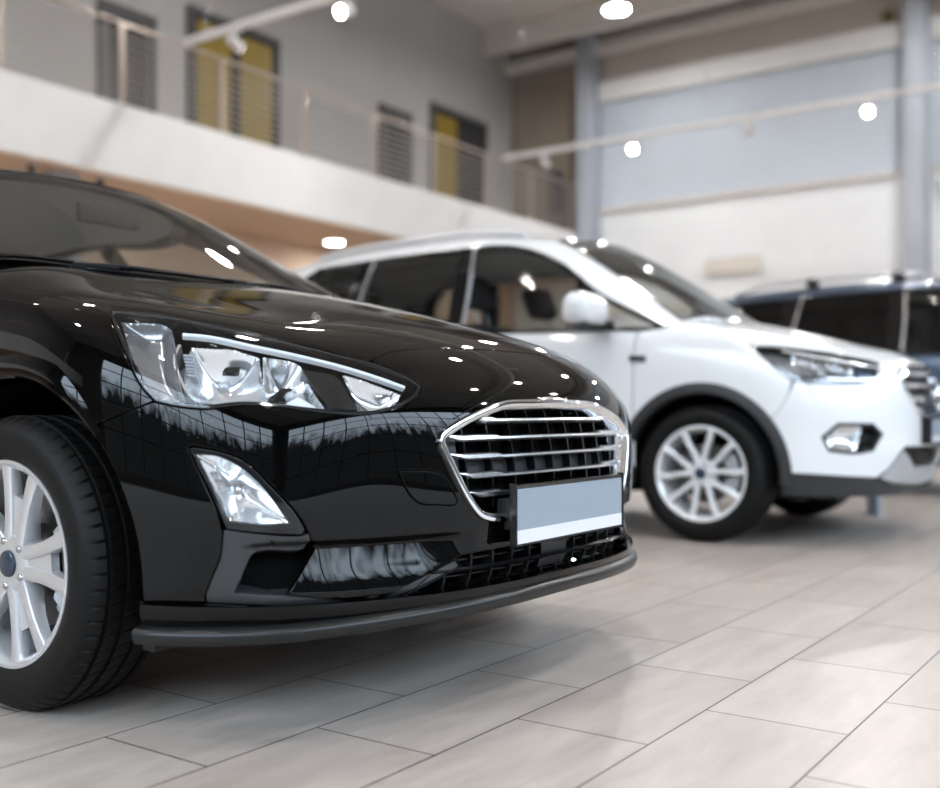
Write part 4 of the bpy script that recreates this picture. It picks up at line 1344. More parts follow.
def suv(name, label, cat, fx, cy, su, sv, sz, paint, details, group=None):
    L = KL * su
    sc = lambda rws: [[(u * su, v * sv, z * sz) for u, v, z in r] for r in rws]
    root = thing(name, label, cat, (fx - L / 2, cy, 0), 0, group)
    w = (fx - L / 2, cy, 0)
    S, G = Skin(sc(sv_rows), L, w), Skin(sc(sv_top), L, w, ng=(260, 90))
    X = lambda u: L / 2 - u * su
    sh = lambda nm, sk=None: from_cr(sk or S, SHAPES[nm])
    AZ = K_AZ * sz
    hh = .025
    panel('bonnet', S, [sh('bonnet')], paint, root, h=hh)
    fb = panel('front_bumper', S, [sh('bumper'), sh('grille'), sh('fog'), flip(sh('fog'))], paint, root, h=hh)
    panel('lower_moulding', S, [sh('lower_moulding')], 'cladding', root, h=hh, off=-.004)
    panel('skid_plate', S, [sh('skid')], 'silver_plastic', root, h=hh, off=.004)
    lg_ = panel('lower_grille', S, [sh('low_grille')], 'matte_black', root, h=hh, off=-.03, flange=.03)
    for z in (.405, .43, .455):
        P, N = S.ev(S.front([(v * sv, z * sz) for v in np.linspace(-.28, .28, 16)]), -.026)
        sweep('lower_slat', P, N, [(-.004, 0), (.004, 0), (.003, .014), (-.003, .014)], 'gloss_black', lg_)
    # grille
    GRk = sh('grille')
    gk = panel('grille', S, [GRk], 'matte_black', root, h=.03, off=-.04, gap=0, lip=False)
    P, N = S.ev(resample(inset(GRk, .004), .02, True), .002)
    sweep('grille_surround', P, N, [(.012, -.04), (.013, .002), (.006, .008), (-.006, .006), (-.012, -.004), (-.012, -.04)], 'chrome', gk, closed=True)
    for z in (.845, .785, .715, .668):
        wv = .40 if z > .74 else (.37 if z > .7 else .32)
        P, N = S.ev(S.front([(v * sv, z * sz) for v in np.linspace(-wv, wv, 24)]), -.008)
        hb_ = .014 if z != .668 else .006
        sweep('grille_bar', P, N, [(-hb_, -.02), (hb_, -.02), (hb_, .004), (hb_ * .5, .011), (-hb_ * .5, .011), (-hb_, .004)], 'chrome', gk)
    # plate holder, blank
    bm = bmesh.new()
    add_box(bm, X(-.03), X(.02), -.27, .27, .50 * sz, .625 * sz, .006)
    ph = bm_obj('number_plate_holder', bm, 'dark_trim', root, auto=40)
    bm = bmesh.new()
    add_box(bm, X(-.034), X(-.02), -.255, .255, .53 * sz, .615 * sz)
    bm_obj('number_plate', bm, 'plate_grey', ph)
    bm = bmesh.new()
    add_box(bm, X(-.0345), X(-.02), -.255, .255, .505 * sz, .53 * sz)
    bm_obj('plate_footer', bm, 'plate_white', ph)
    for sgn in (-1, 1):
        f = (lambda q: np.asarray(q)) if sgn < 0 else flip
        # lamps
        H = f(sh('lamp'))
        hl = wall_ring('headlight', S, H, .002, .07, 'gloss_black', root)
        panel('lamp_housing', S, [H], 'lamp_smoke', hl, h=.03, off=-.065, gap=0, lip=False)
        panel('lens', S, [H], 'lens_clear', hl, h=.03, off=.001, gap=0.002, lip=False)
        lo, hi = sh('lamp').min(0), sh('lamp').max(0)
        for a, b in ((.30, .52), (.55, .76)):
            c = np.array([[lo[0] + (hi[0] - lo[0]) * a, lo[1] + (hi[1] - lo[1]) * .32], [lo[0] + (hi[0] - lo[0]) * b, lo[1] + (hi[1] - lo[1]) * .26], [lo[0] + (hi[0] - lo[0]) * b, lo[1] + (hi[1] - lo[1]) * .70], [lo[0] + (hi[0] - lo[0]) * a, lo[1] + (hi[1] - lo[1]) * .78]])
            c = c[inside(sh('lamp'), c) | True]
            bowl_panel('main_reflector', S, f(c), .03, .08, 'reflector', hl, h=.012)
        c = np.array([[lo[0] + (hi[0] - lo[0]) * a, lo[1] + (hi[1] - lo[1]) * b] for a, b in ((.80, .22), (.93, .24), (.955, .60), (.80, .66))])
        panel('turn_lamp', S, [f(c)], 'blue_paint', hl, h=.02, off=-.03, gap=0, flange=.03)
        P, N = S.ev(f(resample(np.array([[lo[0] + (hi[0] - lo[0]) * a, lo[1] + (hi[1] - lo[1]) * b] for a, b in ((.22, .84), (.5, .80), (.78, .72), (.955, .66), (.97, .25), (.80, .16), (.5, .14))]), .03)), -.012)
        sweep('daytime_strip', P, N, rounded(.014, .014, .004), 'satin_chrome', hl)
        # fog lamp pod
        Fg = f(sh('fog'))
        fg = wall_ring('fog_light', S, Fg, .0, .06, 'cladding', root)
        c = Fg.mean(0)
        left = Fg if sgn < 0 else Fg
        panel('fog_bezel', S, [inset(Fg, -.002), inset(Fg, .010)], 'cladding', fg, h=.02, off=.004, gap=0, flange=.03)
        panel('fog_grille', S, [Fg], 'matte_black', fg, h=.02, off=-.045, gap=0, lip=False)
        m_ = sh('fog')
        cut = m_[:, 0].min() + (m_[:, 0].max() - m_[:, 0].min()) * .55
        lampc = inset(m_, .010)
        lampc = lampc.copy()
        top = lampc[:, 1].max()
        bot = lampc[:, 1].min()
        lampc[:, 0] = np.minimum(lampc[:, 0], cut + .035 * ((lampc[:, 1] - bot) / (top - bot)) - .01)
        d = np.linalg.norm(lampc - np.roll(lampc, 1, 0), axis=1)
        lampc = lampc[d > .002]
        bowl_panel('fog_reflector', S, f(lampc), .008, .04, 'reflector', fg, h=.012)
        panel('lens', S, [f(lampc)], 'lens_clear', fg, h=.02, off=-.003, gap=0, lip=False)
        for t in (.25, .5, .75):
            P, N = S.ev(f(np.array([[cut + .03, bot + (top - bot) * t], [m_[:, 0].max() - .012 - .03 * abs(t - .55), bot + (top - bot) * t]])), -.03)
            sweep('fog_slat', P, N, [(-.004, 0), (.004, 0), (.004, .014), (-.004, .014)], 'gloss_black', fg)
        # sides
        wg = panel('front_wing', S, [f(sh('wing'))], paint, root, h=hh)
        for nm, door in (('fdoor', 'front_door'), ('rdoor', 'rear_door')):
            dr = panel(door, S, [f(sh(nm))], paint, root, h=.03)
            u0 = 2.22 if nm == 'fdoor' else 3.16
            P, N = S.ev(f(S.side([(X(u0), (.965 + (u0 - 2.2) * .04) * sz), (X(u0 + .2), (.97 + (u0 - 2.2) * .04) * sz)])), .028)
            sweep('door_handle', P, N, rounded(.03, .018, .006), paint, dr)
        panel('rear_quarter', S, [f(sh('quarter'))], paint, root, h=.04)
        P, N = S.ev(f(S.side([(X(1.235), .925 * sz), (X(1.325), .932 * sz)])), .0)
        sweep('side_badge', P, N, [(-.018, -.004), (.018, -.004), (.013, .009), (-.013, .009)], 'grey_plastic', wg)
        P, N = S.ev(f(S.side([(X(u), .325 * sz) for u in np.linspace(1.30, 3.24, 14)])))
        sweep('side_skirt', P, N, [(-.055, -.03), (.055, -.03), (.055, .008), (.03, .016), (-.04, .010)], 'cladding', root)
        for cu, a0, a1 in ((.93, -6, 184), (3.62, -2, 186)):
            av = S.side([(X(cu) + .43 * math.cos(a), AZ + .43 * math.sin(a)) for a in np.linspace(R(a0), R(a1), 50)])
            P, N = S.ev(f(av))
            prof = [(-.032, -.01), (-.030, .007), (-.01, .014), (.022, .013), (.028, .004), (.028, -.04), (.02, -.04), (.02, -.01)]
            sweep('arch_cladding', P, N, [(-a, b) for a, b in prof][::-1], 'cladding', root)
            V, Fc = lathe_mesh([(K_AR + .015, 0.0), (K_AR + .015, .38), (.06, .39)], 40, a0=R(-12), a1=R(192))
            s_ = -sgn
            mesh_obj('wheel_liner', [(X(cu) + x, sgn * (.89 * sv - y), AZ + z) for x, y, z in V], Fc, 'void_black', root)
        # windows
        D = f(sh('dlo', G))
        panel('window_surround', G, [D] + [f(sh(q, G)) for q in ('g1', 'g2', 'g3')], 'gloss_black', root, h=.03, off=-.002, gap=0, flange=.012)
        panel('front_window', G, [f(sh('g1', G))], details['front_glass'], root, h=.04, off=-.006, gap=0, lip=False)
        panel('rear_window', G, [f(sh('g2', G))], details['rear_glass'], root, h=.04, off=-.006, gap=0, lip=False)
        panel('quarter_window', G, [f(sh('g3', G))], details['rear_glass'], root, h=.04, off=-.006, gap=0, lip=False)
        P, N = G.ev(resample(inset(D, .004), .03, True), .0)
        sweep('window_trim', P, N, [(-.005, -.004), (.005, -.004), (.004, .005), (-.004, .005)], details['trim'], root, closed=True)
        for (ua, za, ub, zb) in details.get('frames', ()):
            P, N = G.ev(f(G.side(crv([(X(ua), za * sz), (X((ua + ub) / 2 - .01), (za + zb) / 2 * sz), (X(ub), zb * sz)]))), .002)
            sweep('window_frame', P, N, [(-.011, -.004), (.011, -.004), (.009, .004), (-.009, .004)], 'satin_chrome', root)
        # mirror
        bm = bmesh.new()
        M = Matrix.Translation((X(1.51), sgn * 1.05 * sv, 1.185 * sz))
        bmesh.ops.create_cube(bm, size=1)
        for v in bm.verts:
            t = v.co
            v.co = M @ Vector((t.x * (.16 if t.z > 0 else .18), t.y * .285, t.z * .17))
        bmesh.ops.bevel(bm, geom=list(bm.edges), offset=.062, segments=5, affect='EDGES', profile=.5)
        mr = bm_obj('door_mirror', bm, paint, root, smooth=True)
        bm = bmesh.new()
        add_box(bm, X(1.51) - .06, X(1.51) + .06, sgn * 1.05 * sv - .105, sgn * 1.05 * sv + .105, 1.185 * sz - .095, 1.185 * sz - .055, .015)
        bm_obj('mirror_base', bm, 'matte_black', mr, auto=40)
        bm = bmesh.new()
        add_tube(bm, [(X(1.48), sgn * .83 * sv, 1.11 * sz), (X(1.50), sgn * .90 * sv, 1.12 * sz), (X(1.51), sgn * .96 * sv, 1.13 * sz)], [.035, .03, .026], 10)
        bm_obj('mirror_stalk', bm, 'matte_black', mr, smooth=True)
        # roof rail on feet
        rl = G.plan([(X(u), -.60 * sv + .06 * max(0, u - 3.2)) for u in np.linspace(2.15, 3.85, 24)])
        P, N = G.ev(f(rl), .0)
        P = P + np.array([0, 0, 1]) * (details['lift'] * np.clip(np.minimum(np.arange(24) / 3., (23 - np.arange(24)) / 3.), .05, 1))[:, None]
        rr = sweep('roof_rail', P, [(0, 0, 1)] * 24, rounded(.045, .030, .010), details['rail'], root)
        for i in details['feet']:
            p = P[i]
            bm = bmesh.new()
            add_box(bm, p[0] - .05, p[0] + .05, p[1] - .022, p[1] + .022, p[2] - .07, p[2] + details['foot_up'], .008)
            bm_obj('rail_foot', bm, 'matte_black', rr, auto=40)
    # upper shell
    fullG = np.vstack([np.stack([np.linspace(-G.P, G.P, 60), np.zeros(60)], 1), np.stack([np.linspace(G.P, -G.P, 60), np.full(60, G.Q - .001)], 1)])
    WSk = colrow(G, crv([(-2.92, .05, 'c'), (0, .05), (2.92, .05, 'c'), (2.88, 1), (2.78, 1.93, 'c'), (0, 1.98), (-2.78, 1.93, 'c'), (-2.88, 1)], True, n=10))
    bwin_ = colrow(G, crv([(7.75, .35, 'c'), (8.94, .35, 'c'), (8.94, 1.8, 'c'), (8.0, 1.75, 'c')], True))
    panel('cabin_shell', G, [fullG, WSk, sh('dlo', G), flip(sh('dlo', G)), bwin_, flip(bwin_)], paint, root, h=.04, gap=0, flange=.04)
    panel('windscreen', G, [WSk], 'windscreen_glass', root, h=.04, gap=.001, lip=False)
    P, N = G.ev(resample(WSk, .03, True))
    sweep('windscreen_seal', P, N, [(-.008, -.006), (.008, -.006), (.006, .004), (-.006, .004)], 'gloss_black', root, closed=True)
    panel('tailgate_glass', G, [bwin_], 'privacy_glass', root, h=.04, gap=.001, lip=False)
    panel('tailgate_glass', G, [flip(bwin_)], 'privacy_glass', root, h=.04, gap=.001, lip=False)
    panel('headlining', G, [np.vstack([colrow(G, [(c_, 2.1) for c_ in np.linspace(-8.8, 8.8, 60)]), colrow(G, [(c_, 4.95) for c_ in np.linspace(8.8, -8.8, 60)])])], 'headlining', root, h=.06, off=-.03, gap=0, lip=False)
    # cabin, underbody
    make_cabin(root, X(1.55), .38 * sv, [(X(2.34), -.40, 'seat_cloth', .08), (X(2.34), .40, 'seat_cloth', .08), (X(3.45), -.38, 'seat_cloth', 0), (X(3.45), .38, 'seat_cloth', 0)], .34, 1.13 * sz, .74 * sv)
    bm = bmesh.new()
    add_box(bm, X(4.3), X(.35), -.58, .58, .22, .30)
    add_box(bm, X(3.18), X(1.38), -.86, .86, .24, .36)
    bm_obj('undertray', bm, 'matte_black', root)
    bm = bmesh.new()
    add_box(bm, X(1.25), X(.26), -.46, .46, .30, .82)
    bm_obj('engine_block', bm, 'void_black', root)
    for cu in (.93, 3.62):
        for s in (-1, 1):
            make_wheel(root, (X(cu), s * .80 * sv, AZ), s, .345, .232, .228, details['spokes'], flat=.004)
    return root


spoke_w = dict(mat='alloy_bright', a0=R(23), c=[.012, .018, .028, .043, .060, .076], w=[.026, .027, .028, .030, .032, .036], y=[.012, .012, .011, .009, .007, .006], d=[.045, .040, .034, .028, .025, .022], web=.085, webd=.02)
suv('sport_utility_vehicle', 'white sport utility vehicle with dark wheel arch cladding, parked behind the black hatchback', 'car', KX, KY, 1, 1, KZ, 'white_paint',
    dict(frames=((2.435, 1.13, 2.435, 1.63), (3.335, 1.165, 3.235, 1.635)), front_glass='clear_side_glass', rear_glass='tinted_glass', trim='gloss_black', rail='white_paint', lift=.012, feet=(), foot_up=0, spokes=spoke_w), 'cars on show')
suv('sport_utility_vehicle', 'dark blue sport utility vehicle with silver roof rails, beyond the white car', 'car', .62, 9.66, 1.05, 1.04, 1.008, 'blue_paint',
    dict(front_glass='side_glass', rear_glass='privacy_glass', trim='gloss_black', rail='satin_chrome', lift=.045, frames=((3.335, 1.165, 3.235, 1.635), (2.44, 1.13, 2.44, 1.63)), feet=(5, 14), foot_up=.035, spokes=spoke_w), 'cars on show')
# ================================================================== the hall
X0, X1, Y0, Y1, ZC = -12.3, 9.0, -8.0, 19.2, 8.7      # upper wall, window front, window side, back wall, ceiling
XF, ZB, ZT = -10.5, 3.46, 4.32                         # balcony edge: underside and top


def wall_mat(name, col, rough=0.7, scale=2.0, amt=0.06):
    m = principled(name, col, rough)
    nt = m.node_tree
    b = nt.nodes['Principled BSDF']
    t = nt.nodes.new('ShaderNodeTexNoise')
    t.inputs['Scale'].default_value = scale
    t.inputs['Detail'].default_value = 5
    tc = nt.nodes.new('ShaderNodeTexCoord')
    nt.links.new(tc.outputs['Object'], t.inputs['Vector'])
    mx = nt.nodes.new('ShaderNodeMix')
    mx.data_type = 'RGBA'
    mx.inputs[6].default_value = (*[c * (1 - amt) for c in col], 1)
    mx.inputs[7].default_value = (*[min(1, c * (1 + amt)) for c in col], 1)
    nt.links.new(t.outputs['Fac'], mx.inputs[0])
    nt.links.new(mx.outputs[2], b.inputs['Base Color'])
    return m


def floor_mat():
    m = principled('floor_tiles', (.4, .36, .33), 0.28, spec=0.35)
    nt = m.node_tree
    b = nt.nodes['Principled BSDF']
    tc = nt.nodes.new('ShaderNodeTexCoord')
    mp = nt.nodes.new('ShaderNodeMapping')
    mp.inputs['Rotation'].default_value = (0, 0, R(FLOOR_ROT))
    mp.inputs['Location'].default_value = FLOOR_OFF
    nt.links.new(tc.outputs['Object'], mp.inputs['Vector'])
    br = nt.nodes.new('ShaderNodeTexBrick')
    br.offset = 0.5
    br.inputs['Scale'].default_value = 1.0
    br.inputs['Brick Width'].default_value = TILE_L
    br.inputs['Row Height'].default_value = TILE_W
    br.inputs['Mortar Size'].default_value = 0.0022
    br.inputs['Mortar Smooth'].default_value = 0.1
    br.inputs['Bias'].default_value = 0.0
    br.inputs['Color1'].default_value = (*srgb(176, 166, 157), 1)
    br.inputs['Color2'].default_value = (*srgb(168, 157, 149), 1)
    br.inputs['Mortar'].default_value = (*srgb(40, 33, 30), 1)
    nt.links.new(mp.outputs[0], br.inputs['Vector'])
    # brushed, cloudy stone grain running along the tiles
    mp2 = nt.nodes.new('ShaderNodeMapping')
    mp2.inputs['Rotation'].default_value = (0, 0, R(FLOOR_ROT))
    mp2.inputs['Scale'].default_value = (13.0, 3.0, 1)
    nt.links.new(tc.outputs['Object'], mp2.inputs['Vector'])
    n1 = nt.nodes.new('ShaderNodeTexNoise')
    n1.inputs['Scale'].default_value = 1.0
    n1.inputs['Detail'].default_value = 8
    n1.inputs['Roughness'].default_value = 0.65
    n1.inputs['Distortion'].default_value = 0.3
    nt.links.new(mp2.outputs[0], n1.inputs['Vector'])
    rp = nt.nodes.new('ShaderNodeValToRGB')
    rp.color_ramp.elements[0].position = 0.3
    rp.color_ramp.elements[0].color = (.80, .785, .77, 1)
    rp.color_ramp.elements[1].position = 0.7
    rp.color_ramp.elements[1].color = (1.10, 1.10, 1.10, 1)
    nt.links.new(n1.outputs['Fac'], rp.inputs[0])
    mx = nt.nodes.new('ShaderNodeMix')
    mx.data_type = 'RGBA'
    mx.blend_type = 'MULTIPLY'
    mx.inputs[0].default_value = 1
    nt.links.new(br.outputs['Color'], mx.inputs[6])
    nt.links.new(rp.outputs[0], mx.inputs[7])
    nt.links.new(mx.outputs[2], b.inputs['Base Color'])
    mr = nt.nodes.new('ShaderNodeMapRange')
    mr.inputs[3].default_value = 0.30
    mr.inputs[4].default_value = 0.46
    nt.links.new(n1.outputs['Fac'], mr.inputs[0])
    nt.links.new(mr.outputs[0], b.inputs['Roughness'])
    bp = nt.nodes.new('ShaderNodeBump')
    bp.invert = True
    bp.inputs['Strength'].default_value = 0.5
    bp.inputs['Distance'].default_value = 0.002
    nt.links.new(br.outputs['Fac'], bp.inputs['Height'])
    nt.links.new(bp.outputs[0], b.inputs['Normal'])
    return m


TILE_L, TILE_W, FLOOR_ROT, FLOOR_OFF = 0.59, 0.31, 90, (1.609, -0.03, 0)
floor_mat()
wall_mat('wall_grey', srgb(188, 186, 185))
wall_mat('wall_white', srgb(244, 247, 252))
wall_mat('wall_dark', srgb(92, 92, 95))
wall_mat('panel_blue', srgb(200, 209, 220))
wall_mat('wall_brown', srgb(200, 191, 183))
wall_mat('fascia_white', srgb(240, 240, 240), 0.6)
wall_mat('wood_tan', srgb(228, 202, 178), 0.6)
wall_mat('ceiling_grey', srgb(228, 223, 217), 0.8)
principled('column_grey', srgb(178, 184, 194), 0.45)
principled('steel_rail', srgb(190, 176, 166), 0.35, metal=0.6)
principled('cable', srgb(170, 165, 160), 0.4, metal=0.6)
principled('door_dark', srgb(58, 58, 60), 0.25)
principled('door_frame_grey', srgb(92, 90, 92), 0.4)
principled('ochre', srgb(146, 122, 44), 0.35)
principled('window_frame', srgb(60, 64, 70), 0.4)
principled('track_white', srgb(244, 243, 243), 0.4)
principled('gallery_brown', srgb(150, 138, 126), .8)
principled('olive_dark', srgb(90, 80, 40), .5)
SPOT_W = 210
principled('ledge_pale', srgb(222, 215, 208), 0.6)
principled('sign_beige', srgb(236, 229, 220), 0.6)
principled('lamp_glow', (1, 1, 1), emit=(1, .99, .98), es=260)
principled('downlight_glow', (1, 1, 1), emit=(1, .98, .95), es=36)
principled('spot_dim', (1, 1, 1), emit=(1, .97, .93), es=12)
principled('spot_glow', (1, 1, 1), emit=(1, .97, .93), es=150)
glassy('pane_glass', (.93, .95, .96), 1.45)

floor = struct(box('floor', X0 - .3, X1 + .3, Y0 - .3, Y1 + .3, -.2, 0, 'floor_tiles'))
struct(box('ceiling', X0 - .3, X1 + .3, Y0 - .3, Y1 + .3, ZC, ZC + .25, 'ceiling_grey'))
struct(box('wall_left', X0 - .3, X0, Y0 - .3, Y1 + .3, 0, ZC, 'wall_grey'))
struct(box('wall_back', X0, X1 + .3, Y1, Y1 + .3, 0, ZC, 'wall_white'))


def window_wall(name, axis, at, a0, a1, sill, head, n, rows_):
    """wall with a long glazed opening; axis 'x' = plane x=at"""
    def bx(nm, s0, s1, z0, z1, mat, d0=0.0, d1=.3):
        if axis == 'x':
            return box(nm, at + d0, at + d1, s0, s1, z0, z1, mat)
        return box(nm, s0, s1, at - d1, at - d0, z0, z1, mat)
    bm = bmesh.new()
    def ab(s0, s1, z0, z1, d0=0.0, d1=.3):
        if axis == 'x':
            add_box(bm, at + d0, at + d1, s0, s1, z0, z1)
        else:
            add_box(bm, s0, s1, at - d1, at - d0, z0, z1)
    lo, hi = (Y0 - .3, Y1 + .3) if axis == 'x' else (X0, X1)
    ab(lo, hi, 0, sill)
    ab(lo, hi, head, ZC)
    ab(lo, a0, sill, head)
    ab(a1, hi, sill, head)
    struct(bm_obj(name, bm, 'wall_dark'))
    bm = bmesh.new()
    for i in range(n + 1):
        s = a0 + (a1 - a0) * i / n
        ab(s - .04, s + .04, sill, head, .05, .15)
    for j in range(rows_ + 1):
        z = sill + (head - sill) * j / rows_
        ab(a0, a1, z - .035, z + .035, .06, .14)
    w = struct(bm_obj('window_1' if axis == 'x' else 'window_2', bm, 'window_frame'))
    bm = bmesh.new()
    ab(a0, a1, sill, head, .095, .105)
    p = bm_obj('pane', bm, 'pane_glass', w)
    return w


window_wall('wall_front', 'x', X1, -7.0, 16.0, .25, 7.4, 12, 5)
window_wall('wall_right', 'y', Y0, -9.0, 8.0, .25, 7.4, 9, 5)

# ---- daylight: bright overcast sky above a dark belt of bare trees
w = bpy.data.worlds.new('sky')
SC.world = w
w.use_nodes = True
nt = w.node_tree
bg = nt.nodes['Background']
tc = nt.nodes.new('ShaderNodeTexCoord')
sx = nt.nodes.new('ShaderNodeSeparateXYZ')
nt.links.new(tc.outputs['Generated'], sx.inputs[0])
mp = nt.nodes.new('ShaderNodeMapping')
mp.inputs['Scale'].default_value = (26, 26, 5)
nt.links.new(tc.outputs['Generated'], mp.inputs['Vector'])
ns = nt.nodes.new('ShaderNodeTexNoise')
ns.inputs['Scale'].default_value = 1.0
ns.inputs['Detail'].default_value = 6
nt.links.new(mp.outputs[0], ns.inputs['Vector'])
ma = nt.nodes.new('ShaderNodeMath')
ma.operation = 'MULTIPLY_ADD'
ma.inputs[1].default_value = 0.30
nt.links.new(ns.outputs['Fac'], ma.inputs[0])
nt.links.new(sx.outputs['Z'], ma.inputs[2])
rp = nt.nodes.new('ShaderNodeValToRGB')
rp.color_ramp.elements[0].position = 0.40
rp.color_ramp.elements[0].color = (.018, .019, .02, 1)
rp.color_ramp.elements[1].position = 0.52
rp.color_ramp.elements[1].color = (.74, .86, 1.0, 1)
nt.links.new(ma.outputs[0], rp.inputs[0])
nt.links.new(rp.outputs[0], bg.inputs['Color'])
bg.inputs['Strength'].default_value = 11.0
l = bpy.data.lights.new('window_portal', 'AREA')
l.shape = 'RECTANGLE'
l.size, l.size_y = 7.1, 23
l.cycles.is_portal = True
o = bpy.data.objects.new('window_portal', l)
o.location = (X1 + .1, 4.5, 3.8)
o.rotation_euler = (0, R(90), 0)
COL.objects.link(o)

l = bpy.data.lights.new('window_portal', 'AREA')
l.shape = 'RECTANGLE'
l.size, l.size_y = 17, 7.1
l.cycles.is_portal = True
o = bpy.data.objects.new('window_portal', l)
o.location = (-.5, Y0 - .1, 3.8)
o.rotation_euler = (R(90), 0, 0)
COL.objects.link(o)

# ---- back wall: upper band, ledges, end of the gallery
struct(box('trim_1', XF, X1, Y1 - .16, Y1 - .02, 7.0, 7.4, 'fascia_white'))
struct(box('trim_2', XF + .2, X1, Y1 - .10, Y1 - .02, 4.77, 4.84, 'ledge_pale'))
struct(box('trim_3', XF + .2, X1, Y1 - .12, Y1 - .02, 2.66, 2.84, 'sign_beige'))
o = struct(box('wall_upper', XF, X1, Y1 - .03, Y1 - .005, 7.4, ZC, 'wall_brown'))
o = struct(box('wall_middle', XF, X1, Y1 - .03, Y1 - .005, 4.80, 7.0, 'panel_blue'))
o = struct(box('wall_gallery_end', X0, XF, Y1 - .03, Y1 - .005, ZT, ZC, 'gallery_brown'))
for i, x in enumerate((-10.28, -3.95, 2.25)):
    bm = bmesh.new()
    add_box(bm, x - .17, x + .17, Y1 - .50, Y1 - .035, 0, ZC, .02)
    add_box(bm, x - .22, x + .22, Y1 - .30, Y1 - .26, 0, ZC)
    c = struct(bm_obj('column', bm, 'column_grey', None, auto=40))
# ---- ceiling beams
for y, z0, dz in ((18.2, 8.15, .55), (12.0, 8.2, .5), (6.0, 8.2, .5), (0.0, 8.2, .5), (-5.0, 8.2, .5)):
    struct(box('ceiling_beam', X0, X1, y - .12, y + .12, z0, ZC, 'ceiling_grey', bevel=.01))
struct(box('ceiling_beam', X0, X1, 18.86, 19.1, 7.95, 8.15, 'ceiling_grey'))
for x in (-6.5, -1.0, 4.5):
    struct(box('ceiling_beam', x - .1, x + .1, Y0, Y1, 8.35, ZC, 'ceiling_grey'))
# ---- gallery: slab with white edge, tan underside and wall
struct(box('gallery_floor', X0, XF, Y0, Y1 - .04, ZB, ZT, 'fascia_white'))
struct(box('gallery_soffit', X0, XF - .02, Y0, Y1 - .04, ZB - .02, ZB, 'wood_tan'))
struct(box('wall_under_gallery', X0, X0 + .05, Y0, Y1 - .04, 0, ZB - .02, 'wood_tan'))
for y in (.9, 7.2, 13.5):
    struct(box('column', -11.06, -10.73, y - .165, y + .165, 0, ZB - .02, 'column_grey', bevel=.02))

# ---- railing
rail = thing('balcony_railing', 'long metal railing with thin horizontal bars along the white balcony edge', 'railing', (XF - .06, 9, ZT))
ys = [6.27 + 1.55 * k for k in range(-8, 9)]
tube('handrail', [(0, y - 9, .98) for y in (-7.9, 0, 8, 16, 19.0)], .026, 'steel_rail', rail, n=12)
for y in ys:
    box('railing_post', -.02, .02, y - 9 - .032, y - 9 + .032, 0, .97, 'steel_rail', rail, bevel=.004)
for k in range(9):
    tube('railing_bar', [(0, -16.9, .09 + .095 * k), (0, 10.0, .09 + .095 * k)], .012, 'cable', rail, n=6)


# ---- doors on the gallery
def gallery_door(n, y0, y1, leaves):
    cy = (y0 + y1) / 2
    h = 6.28 if len(leaves) == 1 else 6.68
    bm = bmesh.new()
    add_box(bm, X0, X0 + .09, y0, y0 + .07, ZT, h)
    add_box(bm, X0, X0 + .09, y1 - .07, y1, ZT, h)
    add_box(bm, X0, X0 + .09, y0 + .07, y1 - .07, h - .07, h)
    d = struct(bm_obj('door_%d' % n, bm, 'door_frame_grey'))
    m = len(leaves)
    for i, mat in enumerate(leaves):
        a = y0 + .07 + (y1 - y0 - .14) * i / m
        b = y0 + .07 + (y1 - y0 - .14) * (i + 1) / m
        bm = bmesh.new()
        for (p, q, r, s) in ((a, a + .09, ZT + .01, h - .07), (b - .09, b, ZT + .01, h - .07), (a + .09, b - .09, ZT + .01, ZT + .13), (a + .09, b - .09, h - .16, h - .07)):
            add_box(bm, X0 + .01, X0 + .06, p, q, r, s)
        lf = bm_obj('door_leaf', bm, 'door_frame_grey' if m == 1 else 'door_dark', d)
        bm = bmesh.new()
        add_box(bm, X0 + .02, X0 + .045, a + .09, b - .09, ZT + .13, h - .16)
        bm_obj('door_panel', bm, mat, lf)
        bm = bmesh.new()
        hy = b - .05 if i == 0 else a + .05
        add_tube(bm, [(X0 + .06, hy, ZT + 1.0), (X0 + .11, hy, ZT + 1.0), (X0 + .11, hy + (-.12 if i == 0 else .12), ZT + 1.0)], .011, 8)
        bm_obj('door_handle', bm, 'steel', lf)


gallery_door(1, 8.71, 9.64, ['door_dark'])
gallery_door(2, 10.23, 12.09, ['ochre', 'ochre'])
gallery_door(3, 14.63, 15.55, ['door_dark'])
gallery_door(4, 16.17, 18.10, ['ochre', 'door_dark'])  # second leaf coloured dark to stand in for its differing glass reflection


# ---- lamps
def highbay(x, y, label, z=7.72):
    t = thing('ceiling_lamp', label, 'lamp', (x, y, z), 0, 'high-bay lamps')
    lathe('lamp_shade', [(.04, .30), (.06, .26), (.17, .10), (.22, 0), (.21, 0), (.16, .09), (.04, .24)], 'track_white', t, n=32, axis='z')
    lathe('diffuser', [(0, .01), (.205, .01), (.205, .02), (0, .02)], 'lamp_glow', t, n=32, axis='z')
    tube('suspension_rod', [(0, 0, .28), (0, 0, ZC - z)], .008, 'steel', t, n=6)


for y in (16.5, 10.0, 3.5, -3.0):
    for x in (-8.4, -2.9, 2.8):
        seen = (x, y) == (-8.4, 16.5)
        highbay(x, y, 'round glowing ceiling lamp near the top of the grey wall column' if seen else 'round glowing ceiling lamp high over the showroom cars')


